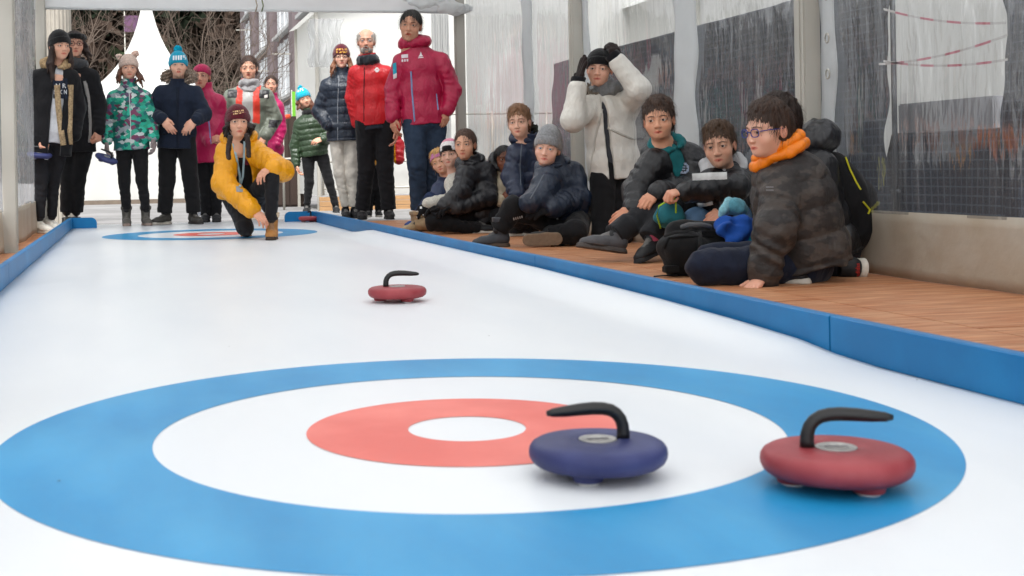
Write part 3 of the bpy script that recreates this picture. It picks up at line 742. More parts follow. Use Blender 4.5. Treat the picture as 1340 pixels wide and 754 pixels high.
def rb(y0, y1, n):
    p = cut(y0-.3, y1+.3, n+8); x = np.array([q[0] for q in p]); y = np.array([q[1] for q in p])
    for _ in range(3): x[1:-1] = (x[:-2]+2*x[1:-1]+x[2:])/4
    t = np.linspace(y0, y1, n); return list(zip(np.interp(t, y, x), t))
board('border_board', rb(-2.6, 2.496, 20), 'nearest blue border board in the right foreground, before the seam')
board('border_board', rb(2.5, 4.616, 30), 'blue border board in front of the camouflage jacket boy')
board('border_board', rb(4.62, 7.096, 24), 'blue border board beside the suede boots of the sitting children')
board('border_board', rb(7.1, 10.656, 20), 'farthest blue border board on the right, ending beside the far red stone')
for i, (a, b, l) in enumerate(((-2.6, 2.496, 'blue border board on the left beside the viewer'), (2.5, 5.2, 'blue border board on the left, nearer of the two in view'), (5.204, 10.45, 'long blue border board at the feet of the girl in the black parka'))):
    if i == 0: continue
    board('border_board', [(-.495, t) for t in np.linspace(a, b, 6)], l, side=-1)
def endboard(x0, x1, y, lab):
    m = MB(); n = 8; r = .045; s_ = 1 if x1 > x0 else -1; hgt = .087
    prof = [(x0, .0005), (x0, hgt)]+[(x1-s_*r*(1-math.sin(a)), hgt-r*(1-math.cos(a))) for a in np.linspace(0, math.pi/2, n)]+[(x1, .0005)]
    k = len(prof); V = [(x, y, z) for x, z in prof]+[(x, y+.028, z) for x, z in prof]
    F = [tuple(range(k)), tuple(range(2*k-1, k-1, -1))]+[(i, (i+1) % k, k+(i+1) % k, k+i) for i in range(k)]
    return tag(m.add(V, F).build('end_board', BB), lab, 'border board', 'blue border boards')
endboard(-.52, -.30, 10.452, 'short blue end board with rounded corner, at the left far corner of the lane')
endboard(1.52, 1.27, 10.66, 'short blue end board behind the far red curling stone')

# ------------------------------------------------------------------ curling stones
def plastic(name, c, c2): return mat(name, c, rough=.52, spec=.4, noise=(.12, 12, 0), color2=c2, cscale=14, cramp=(.45, .8), bump=(.18, 140, .25))
ST = {'blue': plastic('stone_blue', '#2b3160', '#3b4270'), 'red': plastic('stone_red', '#8e3138', '#9e474b')}
HND = mat('handle_black', '#0e0e0f', rough=.35, spec=.5, noise=(.1, 30, 0), bump=(.15, 120, .2)); MED = mat('medallion', '#b9b7b3', rough=.35, metal=.5, noise=(.15, 60, 0), color2='#8b8a88', cscale=60)
FOOT = mat('foot_pad', '#cfd0d0', rough=.5, noise=(.06, 40, 0))
def stone(colr, loc, rz, label, tilt=None, R=.0962, grp='curling stones'):
    root = empty('curling_stone', loc, label, 'curling stone', grp); root.rotation_euler = tilt if tilt else (0, 0, rz)
    k = R/.0905
    prof = [(0, .009), (.05, .009), (.07, .0095), (.0805, .012), (.087, .0168), (.0899, .0225), (.0905, .0278), (.0897, .0332), (.0867, .038), (.081, .0414), (.073, .0431), (.05, .0438), (.027, .0442), (.0262, .0434), (0, .0434)]
    MB().lathe([(r*k, (z+.0025)*k) for r, z in prof], 72, cap=False).build('stone_body', ST[colr], root, smooth=True)
    md = MB().lathe([(0, .0461*k), (.0245*k, .0461*k), (.0252*k, .0466*k), (.0245*k, .0475*k), (.021*k, .0478*k), (.0205*k, .0473*k), (0, .0473*k)], 40, cap=False).build('medallion', MED, root, smooth=True)
    # worn print on the medallion
    e = MB()
    for i in range(9): 
        a = (i-4)*.0032*k; e.box((a-.0011*k, (-.006+.001*(i % 3))*k, .0474*k), (a+.0011*k, (.004-.0016*(i % 2))*k, .0478*k))
    e.build('worn_print', mat('worn_ink', '#6d6a6c', rough=.6, noise=(.3, 200, 0)), md)
    path = [(.034, .053), (.0347, .063), (.0341, .0725), (.0312, .0815), (.0258, .0888), (.018, .0938), (.0075, .0963), (-.006, .097), (-.024, .0962), (-.043, .0946), (-.06, .0934), (-.068, .0928)]
    rad = [.0092, .0088, .0084, .0082, .0082, .0083, .0085, .0086, .0083, .0074, .0058, .0032]
    MB().tube([(x*k, 0, (z-.01)*k) for x, z in path], [r*k for r in rad], 14, flat=.82, upv=(0, 1, 0)).build('handle', HND, root, smooth=True)
    for q in range(3):
        a = 2.1+q*2.094; c = (.052*k*math.cos(a), .052*k*math.sin(a), 0)
        f = MB().lathe([(.0, .004*k), (.0185*k, .004*k), (.0195*k, .006*k), (.021*k, .0135*k), (0, .0135*k)], 28, c=c, cap=False).build('foot', ST[colr], root, smooth=False)
        MB().lathe([(0, 0), (.0125*k, 0), (.0135*k, .001*k), (.0135*k, .0042*k), (0, .0042*k)], 24, c=c, cap=False).build('pad', FOOT, f)
    return root
def face_to(p): return math.atan2(p[1], p[0])   # angle of RGT in world
ra = math.atan2(RGT[1], RGT[0])
p = gnd(783, 621); stone('blue', (p[0], p[1], .0002), ra+.12, 'blue curling stone on the white band of the near target')
p = gnd(1095, 635); stone('red', (p[0], p[1], .0002), ra+math.pi-.1, 'red curling stone on the blue ring, in the right foreground', R=.0985)
p = gnd(520, 394.5); stone('red', (p[0], p[1], .0002), ra+math.pi+.1, 'red curling stone sliding alone in the middle of the lane')
p = gnd(405.5, 290.6); stone('red', (p[0], p[1], .0002), ra+1.4, 'red curling stone at the far end, against the blue end board')

# ------------------------------------------------------------------ marquee over the lane
ALU = mat('aluminium', '#b9b6ad', rough=.5, metal=.25, noise=(.08, 6, 0), bump=(.05, 40, .2), color2='#a5a299', cscale=3)
FAB = mat('tent_fabric', '#e4e6e6', rough=.7, spec=.3, noise=(.05, 4, 0), bump=(.3, 6, 2.5), trans=.6)
SKIRT = mat('skirt_fabric', '#c9c0b1', rough=.6, spec=.3, noise=(.09, 5, 0), bump=(.4, 7, 3), color2='#b5a895', cscale=5, trans=.25)
def pvc(name, tint=.1, streak=.62, seed=0.):
    m = bpy.data.materials.new(name); m.use_nodes = True; nt = m.node_tree; L = nt.links; nt.nodes.remove(nt.nodes['Principled BSDF'])
    tc = nd(nt, 'ShaderNodeTexCoord')
    mp = nd(nt, 'ShaderNodeMapping'); mp.inputs['Scale'].default_value = (1, 17, .55); mp.inputs['Location'].default_value = (seed, seed*3, seed); L.new(tc.outputs['Object'], mp.inputs[0])
    n = nd(nt, 'ShaderNodeTexNoise', Scale=1.6, Detail=7, Roughness=.66); L.new(mp.outputs[0], n.inputs['Vector'])
    mp2 = nd(nt, 'ShaderNodeMapping'); mp2.inputs['Scale'].default_value = (1, 1.6, 1.1); L.new(tc.outputs['Object'], mp2.inputs[0])
    n2 = nd(nt, 'ShaderNodeTexNoise', Scale=1.4, Detail=3); L.new(mp2.outputs[0], n2.inputs['Vector'])
    mul = nd(nt, 'ShaderNodeMath', operation='MULTIPLY_ADD'); L.new(n2.outputs[0], mul.inputs[0]); mul.inputs[1].default_value = .55; L.new(n.outputs[0], mul.inputs[2])
    r = nd(nt, 'ShaderNodeMapRange'); r.inputs[1].default_value = streak+.16; r.inputs[2].default_value = streak+.42; r.inputs[3].default_value = tint; r.inputs[4].default_value = .42; L.new(mul.outputs[0], r.inputs[0])
    tr = nd(nt, 'ShaderNodeBsdfTransparent'); tr.inputs[0].default_value = (.93, .94, .95, 1)
    df = nd(nt, 'ShaderNodeBsdfDiffuse'); df.inputs[0].default_value = (.62, .63, .64, 1); tl = nd(nt, 'ShaderNodeBsdfTranslucent'); tl.inputs[0].default_value = (.6, .61, .62, 1)
    m1 = nd(nt, 'ShaderNodeMixShader'); m1.inputs[0].default_value = .5; L.new(df.outputs[0], m1.inputs[1]); L.new(tl.outputs[0], m1.inputs[2])
    m2 = nd(nt, 'ShaderNodeMixShader'); L.new(r.outputs[0], m2.inputs[0]); L.new(tr.outputs[0], m2.inputs[1]); L.new(m1.outputs[0], m2.inputs[2])
    gl = nd(nt, 'ShaderNodeBsdfGlossy', Roughness=.12); fr = nd(nt, 'ShaderNodeFresnel', IOR=1.35)
    mp3 = nd(nt, 'ShaderNodeMapping'); mp3.inputs['Scale'].default_value = (1, 5, 1.3); L.new(tc.outputs['Object'], mp3.inputs[0])
    n3 = nd(nt, 'ShaderNodeTexNoise', Scale=2.2, Detail=3); L.new(mp3.outputs[0], n3.inputs['Vector'])
    bp = nd(nt, 'ShaderNodeBump', Strength=.5, Distance=.024); L.new(n3.outputs[0], bp.inputs['Height']); L.new(bp.outputs[0], gl.inputs['Normal']); L.new(bp.outputs[0], fr.inputs['Normal'])
    m3 = nd(nt, 'ShaderNodeMixShader'); fm = nd(nt, 'ShaderNodeMath', operation='MULTIPLY'); fm.inputs[1].default_value = .34; L.new(fr.outputs[0], fm.inputs[0]); L.new(fm.outputs[0], m3.inputs[0]); L.new(m2.outputs[0], m3.inputs[1]); L.new(gl.outputs[0], m3.inputs[2])
    L.new(m3.outputs[0], nt.nodes['Material Output'].inputs[0]); return m
PVC, PVC2 = pvc('clear_pvc'), pvc('clear_pvc_smeared', .3, .42, 3.)
EAVE = 2.02
def ripple(X, y0, y1, z0, z1, mt, name, parent, amp=.02, ny=60, nz=14, th=None, seed=0, edge=0.):
    rs = np.random.RandomState(seed); ph = rs.rand(6)*6.28; V = []; F = []
    for k in range(nz+1):
        for i in range(ny+1):
            t = i/ny; y = y0+(y1-y0)*t; z = z0+(z1-z0)*k/nz
            a = amp*(math.sin(y*4.1+ph[0]+1.2*math.sin(z*2+ph[1]))+.5*math.sin(y*9.7+ph[2]+z*1.7)+.35*math.sin(z*5.3+ph[3]+y*2))
            yy = y+edge*math.sin(z*9+ph[4])*(1 if t in (0, 1) else 0)+edge*.6*math.sin(z*17+ph[5]+t*2)*(1 if t in (0, 1) else 0)
            V.append((X+a, yy, z))
    w_ = ny+1; F = [(k*w_+i, k*w_+i+1, (k+1)*w_+i+1, (k+1)*w_+i) for k in range(nz) for i in range(ny)]
    if th:
        me_n = len(V); V += [(x+th, y, z) for x, y, z in V]; F += [tuple(me_n+q for q in f[::-1]) for f in F[:]]
        for i in range(ny): F += [(i, me_n+i, me_n+i+1, i+1), (nz*w_+i+1, me_n+nz*w_+i+1, me_n+nz*w_+i, nz*w_+i)]
        for k in range(nz): F += [((k+1)*w_, me_n+(k+1)*w_, me_n+k*w_, k*w_), (k*w_+ny, me_n+k*w_+ny, me_n+(k+1)*w_+ny, (k+1)*w_+ny)]
    return MB().add(V, F).build(name, mt, parent, smooth=True)
tent = empty('marquee', (1.05, 4, DZ), 'white marquee with clear plastic walls standing over the curling lane', 'marquee')
def tp(mb, name, mt, smooth=False, bevel=0): return mb.build(name, mt, tent, smooth=smooth, bevel=bevel, loc=None)
def shift(o): o.location = (-1.05, -4, -DZ); return o          # parts are written in world places
RYS = (-1.2, 1.75, 4.79, 7.60, 10.53); LYS = (-1.2, 1.75, 4.79, 7.72, 10.53)
for X, YS, sgn in ((WX-.045, RYS, -1), (LX+.045, LYS, 1)):
    for y in YS:
        big = MB().box((X-.04, y-.042, DZ), (X+.04, y+.042, EAVE))
        po = shift(big.build('post', ALU, tent, bevel=.006))
        MB().box((X+sgn*.0405-.004, y-.014, DZ+.05), (X+sgn*.0405+.004, y+.014, EAVE-.02)).build('keder_track', ALU, po, bevel=.002)
        MB().box((X-.07, y-.07, DZ), (X+.07, y+.07, DZ+.008)).build('foot_plate', ALU, po, bevel=.002)
    shift(MB().box((X-.03, -2.6, EAVE), (X+.03, 10.57, EAVE+.07)).build('eave_beam', ALU, tent, bevel=.005))
for i in range(4):
    a, b = RYS[i]+.05, RYS[i+1]-.05
    shift(ripple(WX+.005, a, b, .225, EAVE, PVC if i < 3 else PVC2, 'clear_panel', tent, .008, 50, 14, seed=i))
    shift(ripple(WX-.002, a, b, DZ+.003, .235, SKIRT, 'skirt', tent, .009, 60, 6, th=.006, seed=10+i))
    for (o0, o1, sd) in (((a-.005, a+.05, 3), (b-.1, b+.005, 4)) if i in (1, 2) else ((a, a+.06, 5),)):
        shift(ripple(WX-.012, o0, o1, .2, EAVE, FAB, 'edge_strap', tent, .006, 4, 40, th=.004, seed=sd+i, edge=.012))
    a, b = LYS[i]+.05, LYS[i+1]-.05
    shift(ripple(LX-.005, a, b, .225, EAVE, PVC2, 'clear_panel', tent, .014, 50, 14, seed=20+i))
    shift(ripple(LX+.002, a, b, DZ+.003, .235, SKIRT, 'skirt', tent, .009, 60, 6, th=.006, seed=30+i))
for y0, y1, sd in ((5.93, 6.17, 1), (8.62, 8.84, 2)):
    shift(ripple(WX-.022, y0, y1, .2, EAVE, FAB, 'edge_strap', tent, .010, 6, 50, th=.004, seed=sd, edge=.018))
shift(ripple(LX+.012, 7.86, 7.95, .2, EAVE, FAB, 'edge_strap', tent, .006, 4, 40, th=.004, seed=8, edge=.012))
# metal eyelet rings on the strap by the nearest post
for z in (1.13, .80, .95):
    c = (WX-.03, 4.66, z); MB().tube([(c[0], c[1]+.014*math.cos(a), c[2]+.02*math.sin(a)) for a in np.linspace(0, 6.283, 13)], .0035, 6).build('eyelet', ALU, tent, smooth=True).location = (-1.05, -4, -DZ)
# roof, end valances
RZ = 2.75; mx = (WX+LX)/2
V = []; ny = 40
for i in range(ny+1):
    y = -2.6+(10.62+2.6)*i/ny; sag = .05*math.sin(math.pi*((y+1.2) % 2.95)/2.95)
    for x, z in ((LX-.12, EAVE+.02), ((LX+mx)/2, (EAVE+RZ)/2-sag+.05), (mx, RZ-sag*.3), ((WX+mx)/2, (EAVE+RZ)/2-sag+.05), (WX+.12, EAVE+.02)): V.append((x, y, z))
shift(MB().add(V, [(i*5+k, i*5+k+1, i*5+6+k, i*5+5+k) for i in range(ny) for k in range(4)]).build('roof', FAB, tent, smooth=True))
def gable(y, zb, name):
    n = 40; V = []; F = []
    for i in range(n+1):
        t = i/n; x = LX+(WX-LX)*t; zt = EAVE+.06+(RZ-EAVE-.06)*(1-abs(2*t-1)); 
        for k in range(4): V.append((x, y+.006*math.sin(x*7+k), zb+.006*math.sin(x*3)+(zt-zb)*k/3))
    for i in range(n): F += [(i*4+k, i*4+4+k, i*4+5+k, i*4+k+1) for k in range(3)]
    return shift(MB().add(V, F).build(name, FAB, tent, smooth=True))
HB = atY(340, 14, 10.53)[2]
gable(10.5, HB, 'valance'); shift(MB().tube([(LX, 10.51, HB), (WX, 10.51, HB)], .012, 8).build('valance_hem', FAB, tent, smooth=True))
# small cable ties hanging over the valance
for u, cc in ((335, '#9a8f80'), (343, '#5f6a48')):
    a = atY(u, 14, 10.47); shift(MB().tube([a+(0, 0, .09), a+(0.01, -.01, .04), a+(-.004, -.006, -.01)], .006, 6).build('tie', mat('tie_'+cc, cc, rough=.8, noise=(.2, 60, 0)), tent, smooth=True))
# gathered clear curtain at the far right corner
def drape(x0, x1, y, z0, z1, tie, name, folds=7, seed=0):
    V = []; n, m_ = 70, 24; rs = np.random.RandomState(seed); ph = rs.rand(3)*6.28
    for k in range(m_+1):
        z = z0+(z1-z0)*k/m_; g = 1-.55*math.exp(-((z-tie)/.22)**2)
        for i in range(n+1):
            t = i/n; x = x1-(x1-x0)*(1-t)*g; V.append((x, y+.03*g*math.sin(t*folds*6.28+ph[0]+.8*math.sin(z*3+ph[1]))+.012*math.sin(t*19+z*5), z))
    w_ = n+1; return MB().add(V, [(k*w_+i, k*w_+i+1, (k+1)*w_+i+1, (k+1)*w_+i) for k in range(m_) for i in range(n)]).build(name, pvc('curtain_pvc', .5, .35, 7.), tent, smooth=True)
xl = atY(574, 100, 10.72)[0]
shift(drape(xl-.06, WX-.09, 10.72, .02, HB+.02, .95, 'gathered_curtain'))
shift(MB().tube([(xl+.08, 10.68, .95), (WX-.2, 10.67, .97), (WX-.1, 10.7, 1.02)], .012, 8).build('tie_band', FAB, tent, smooth=True))
# crumpled fabric in the top corner by the far post
S_ = SDF(); cpt = np.array([WX-.15, 10.42, HB+.02])
for i in range(14): S_.ell(cpt+np.array([RS.uniform(-.35, .12), RS.uniform(-.05, .06), RS.uniform(-.03, .09)]), (.09, .04, .035), k=.02)
V_, F_ = S_.mesh(.012, .008, 50, 3); shift(link('gathered_fabric', mesh_np('gathered_fabric', V_, F_), FAB, tent))

# ------------------------------------------------------------------ beyond the right wall
def net_mat(name, c, c2):
    m = mat(name, c, rough=.8, spec=.25, noise=(.12, 4, 0)); nt = m.node_tree; b = nt.nodes['Principled BSDF']; L = nt.links
    tc = nd(nt, 'ShaderNodeTexCoord'); br = nd(nt, 'ShaderNodeTexBrick', Scale=1.0); br.offset = 0; br.inputs['Brick Width'].default_value = .05; br.inputs['Row Height'].default_value = .05; br.inputs['Mortar Size'].default_value = .005
    mp = nd(nt, 'ShaderNodeMapping'); mp.inputs['Rotation'].default_value = (0, math.pi/2, 0)
    sx = nd(nt, 'ShaderNodeSeparateXYZ'); cx = nd(nt, 'ShaderNodeCombineXYZ'); L.new(tc.outputs['Object'], sx.inputs[0]); L.new(sx.outputs[1], cx.inputs[0]); L.new(sx.outputs[2], cx.inputs[1]); L.new(cx.outputs[0], br.inputs['Vector'])
    old = b.inputs['Base Color'].links[0].from_socket; mx_ = nd(nt, 'ShaderNodeMix', data_type='RGBA'); mx_.inputs[7].default_value = (*hexc(c2), 1)
    L.new(br.outputs['Fac'], mx_.inputs[0]); L.new(old, mx_.inputs[6]); L.new(mx_.outputs[2], b.inputs['Base Color']); return m
NET = net_mat('shade_net', '#23272f', '#3f444e')
FX = 4.4; DKM = mat('dark_metal', '#3a3d42', rough=.6, metal=.3, noise=(.1, 10, 0))
def fence(y0, y1, z1, lab, zb=-.06, X=FX, n=6):
    r = empty('screened_fence', (X, (y0+y1)/2, -.07), lab, 'fence', 'screened fences beside the marquee')
    o = (X, (y0+y1)/2, -.07)
    s_ = ripple(0, y0-o[1], y1-o[1], 0.0, z1+.07, NET, 'netting', r, .02, 40, 70, seed=int(y0*7) % 97, edge=.022)
    k = max(2, int((y1-y0)/1.6)+1)
    for t in np.linspace(y0+.03, y1-.03, k): MB().tube([(.04, t-o[1], 0), (.04, t-o[1], z1+.05)], .016, 8).build('fence_post', DKM, r, smooth=True)
    for z in (.25, z1): MB().tube([(.04, y0-o[1], z+.07), (.04, y1-o[1], z+.07)], .012, 8).build('rail', DKM, r, smooth=True)
    return r
zt = atX(940, 27, FX)[2]
ya = atX(1165, 60, FX)[1]; yb = atX(1309, 60, FX)[1]
fence(ya, 12.6, zt, 'long dark fence screen seen through the plastic behind the white parka girl')
fence(yb-.12, ya+.2, atX(1240, 172, FX)[2], 'low dark fence screen below the red and white tape', X=FX+.12)
fence(.2, yb, zt+.2, 'dark fence screen at the right edge of the picture')
CR = mat('grey_crate', '#85868a', rough=.7, noise=(.1, 8, 0))
a, b = atX(1150, 152, FX+.35), atX(1300, 152, FX+.35)
c0 = atX(1175, 172, FX+.4); c1 = atX(1300, 125, FX+.4)
bx = MB().box((FX+.4, c1[1], -.07), (FX+.9, c0[1], c1[2])).build('storage_box', CR, bevel=.01); tag(bx, 'grey storage box behind the low fence screen under the tape', 'box')
TAPE = [mat('tape_white', '#b9b6b2', rough=.5, noise=(.05, 20, 0)), mat('tape_red', '#b0596a', rough=.5, noise=(.08, 20, 0))]
def tape(pa, pb, lab, sag=.03):
    a, b = atX(*pa, FX-.05), atX(*pb, FX-.05); n = 18; pts = [a+(b-a)*t+np.array([0, 0, -sag*4*t*(1-t)]) for t in np.linspace(0, 1, n+1)]
    r = empty('barrier_tape', tuple(pts[0]), lab, 'tape', 'barrier tapes')
    for i in range(n):
        p, q = pts[i]-pts[0], pts[i+1]-pts[0]; h_ = .0065
        MB().add([p-(0, 0, h_), q-(0, 0, h_), q+(0, 0, h_), p+(0, 0, h_), p+(.003, 0, -h_), q+(.003, 0, -h_), q+(.003, 0, h_), p+(.003, 0, h_)], [(0, 1, 2, 3), (7, 6, 5, 4), (3, 2, 6, 7), (0, 4, 5, 1)]).build('tape_segment', TAPE[(i//2) % 2], r)
tape((1156, 12), (1316, 30), 'uppermost red and white barrier tape behind the clear plastic')
tape((1150, 84), (1318, 46), 'red and white barrier tape sloping up to the right')
tape((1156, 80), (1318, 78), 'lowest red and white barrier tape, nearly level')
# big white neighbour tent
WT = mat('white_tent', '#dadad6', rough=.6, spec=.3, noise=(.03, 2, 0), bump=(.2, 3, 3), trans=.3)
def marquee(name, lab, x0, x1, y0, y1, zb, ze, zr, mt=WT):
    o = np.array([(x0+x1)/2, (y0+y1)/2, -.07]); r = empty(name, o, lab, 'tent')
    def L_(p): return np.array(p)-o
    MB().add([L_(p) for p in ((x0, y0, zb), (x0, y1, zb), (x0, y1, ze), (x0, y0, ze))], [(0, 1, 2, 3)]).build('wall', mt, r)
    MB().add([L_(p) for p in ((x1, y0, zb), (x1, y1, zb), (x1, y1, ze), (x1, y0, ze))], [(3, 2, 1, 0)]).build('wall', mt, r)
    for y in (y0, y1): MB().add([L_(p) for p in ((x0, y, zb), (x1, y, zb), (x1, y, ze), ((x0+x1)/2, y, zr), (x0, y, ze))], [(0, 1, 2, 3, 4)]).build('gable_wall', mt, r)
    for s_, xa in ((0, x0-.1), (1, x1+.1)): MB().add([L_(p) for p in ((xa, y0-.1, ze-.04), (xa, y1+.1, ze-.04), ((x0+x1)/2, y1+.1, zr+.02), ((x0+x1)/2, y0-.1, zr+.02))], [(0, 1, 2, 3)]).build('roof_slope', mt, r)
    for y in np.linspace(y0, y1, max(2, int((y1-y0)/3)+1)):
        MB().box(L_((x0-.03, y-.04, -.07)), L_((x0+.01, y+.04, ze))).build('frame_post', ALU, r)
    return r
marquee('white_tent', 'large white tent behind the fence screens on the right', 6.6, 12, 3.2, 24, -.07, 2.6, 4.2)

# ------------------------------------------------------------------ beyond the far end
def pagoda(c, half, ze, zp, lab):
    r = empty('pagoda_tent', c, lab, 'tent'); n = 14
    for q in range(4):
        R = np.array([[math.cos(q*math.pi/2), -math.sin(q*math.pi/2), 0], [math.sin(q*math.pi/2), math.cos(q*math.pi/2), 0], [0, 0, 1]])
        V = []; F = []
        for i in range(n+1):
            t = i/n; z = ze+(zp-ze)*(t**1.35*.72+.28*t**3); wd = half*(1-t)**1.6+.05*t
            for k in range(9): s_ = -1+k/4; V.append((wd*s_, wd*(1-.05*(1-s_*s_)*math.sin(math.pi*t)), z-.05*(1-s_*s_)*math.sin(math.pi*t)))
        F = [(i*9+k, i*9+k+1, i*9+10+k, i*9+9+k) for i in range(n) for k in range(8)]
        MB().add(np.array(V)@R.T, F).build('roof_side', WT, r, smooth=True)
        V = []; 
        for k in range(25):
            s_ = -1+k/12; V += [(half*s_, half-.01+.02*math.sin(k*1.3), .02), (half*s_, half-.01+.015*math.sin(k*1.3+1), ze)]
        MB().add(np.array(V)@R.T, [(2*k, 2*k+2, 2*k+3, 2*k+1) for k in range(24)]).build('side_wall', WT, r, smooth=True)
        MB().box((-half, half-.03, ze-.14), (half, half+.015, ze+.01), R=R).build('eave_valance', WT, r)
        MB().box((half-.03, half-.03, 0), (half+.03, half+.03, ze), R=R).build('leg', ALU, r, bevel=.005)
        MB().box((-half, half+.002, -.0), (half, half+.03, .075), R=R).build('kick_board', mat('kick_board', '#6e6256', rough=.8, noise=(.2, 9, 0)), r)
    return r
pp = atY(197, 252, 22); pagoda((pp[0], 23.4, -.07), 1.55, 1.75, 4.05, 'white pagoda tent with a pointed roof behind the standing children')
# white tent at the far right with timber floor
FD = gD(545, 273, -.07); q0 = gnd(420, 277, -.07); q1 = gnd(640, 268, -.07)
t2 = marquee('white_tent', 'white tent with plastic curtain standing behind the man in the red jacket', q0[0]+.05, q0[0]+6.5, q0[1]+.4, q0[1]+2.4, .12, 2.5, 3.2)
WD = mat('timber', '#a9835a', rough=.75, noise=(.2, 6, 0), stretch=(1, 1, 8), bump=(.3, 40, .5))
for i in range(3):
    MB().box((-3.25, -1.15, .0+.06*i), (3.3, -1.1, .055+.06*i)).build('floor_beam', WD, t2)
for i in range(5):
    MB().tube([(-3.2+i*.75, -1.13, .2), (-3.2+i*.75, -1.13, 1.25)], .016, 8).build('railing_post', ALU, t2, smooth=True)
for z in (.28, .62, 1.22): MB().tube([(-3.2, -1.13, z), (.4, -1.13, z)], .014, 8).build('railing_bar', ALU, t2, smooth=True)
cu = pvc('tent_curtain', .55, .3, 9.)
V = []; n, m_ = 60, 20; ca, cb = atY(404, 60, q0[1]+.1), atY(428, 60, q0[1]+.1)
for k in range(m_+1):
    z = atY(404, 88, q0[1]+.1)[2]+(2.35-atY(404, 88, q0[1]+.1)[2])*k/m_
    for i in range(n+1):
        t = i/n; x = ca[0]-.02*math.sin(k*.5)+(cb[0]-ca[0]+.12)*t*(1+.25*k/m_); V.append((x, q0[1]+.1+.04*math.sin(t*31+k*.3)+.02*math.sin(t*13-k*.4), z))
o2 = np.array([q0[0]+3.275, q0[1]+1.4, -.07])
MB().add(np.array(V)-o2, [(k*(n+1)+i, k*(n+1)+i+1, (k+1)*(n+1)+i+1, (k+1)*(n+1)+i) for k in range(m_) for i in range(n)]).build('plastic_curtain', cu, t2, smooth=True)
# dark wooden cabinet, rail, green banner
pc = gnd(380, 271, -.07)
cab = empty('cabinet', (pc[0], pc[1]+.3, -.07), 'dark brown wooden cabinet behind the kneeling girl', 'cabinet')
BRN = mat('brown_wood', '#33241c', rough=.7, noise=(.25, 5, 0), stretch=(1, 1, .2), bump=(.2, 30, .5))
ch_ = atY(380, 152, pc[1])[2]+.07; wb = .22
MB().box((-wb, -.25, 0), (wb, .25, ch_)).build('carcass', BRN, cab, bevel=.008)
for x in (-wb/2, wb/2): MB().box((x-wb/2+.008, -.268, .03), (x+wb/2-.008, -.2505, ch_-.03)).build('door', BRN, cab, bevel=.004)
pr = gnd(372, 275, -.07)
rl = empty('hand_rail', (pr[0], pr[1], -.07), 'grey metal rail with an orange grip behind the kneeling girl', 'railing')
zr_ = atY(370, 153, pr[1])[2]+.07
MB().tube([(0, 0, 0), (0, 0, zr_)], .016, 8).build('rail_post', ALU, rl, smooth=True)
MB().tube([(0, 0, zr_*.55), (.45, .1, zr_*.55)], .014, 8).build('rail_bar', ALU, rl, smooth=True)
MB().tube([(-.06, 0, zr_-.02), (.1, .02, zr_+.01)], .03, 10).build('grip', mat('orange_grip', '#d8512f', rough=.5, noise=(.05, 20, 0)), rl, smooth=True)
pb = gnd(392, 262, -.07); zb_ = atY(392, 120, pb[1])[2]; zb0 = atY(392, 166, pb[1])[2]; wbn = (atY(400, 140, pb[1])-atY(385, 140, pb[1]))[0]/2
bn = empty('banner', (pb[0], pb[1], -.07), 'narrow lime green banner on a pole beside the grey building', 'banner')
MB().box((-wbn, -.01, zb0+.07), (wbn, .01, zb_+.07)).build('cloth', mat('lime_cloth', '#7cc63a', rough=.7, noise=(.1, 6, 0), trans=.3), bn, bevel=.003)
MB().tube([(-wbn, .015, 0), (-wbn, .015, zb_+.1)], .012, 8).build('pole', ALU, bn, smooth=True)

# corrugated grey-beige screen at the left
ps = atY(73, 20, 13.5); pl, prr = atY(53, 20, 13.5)[0], atY(92, 20, 13.5)[0]; zt_ = atY(73, 9, 13.5)[2]
V = []; n = 44
for i in range(n+1):
    a = math.pi*(i/n); x = (pl+prr)/2-(prr-pl)/2*math.cos(a); y = 13.7-.22*math.sin(a)-.012*(i % 4 < 2); V += [(x, y, -.07), (x, y, zt_)]
o_ = MB().add(V, [(2*i, 2*i+2, 2*i+3, 2*i+1) for i in range(n)]+[tuple(2*i+1 for i in range(n+1))]).build('corrugated_column', mat('column_beige', '#a39d92', rough=.7, noise=(.08, 10, 0)))
tag(o_, 'ribbed beige column behind the girl in the black beanie', 'column')

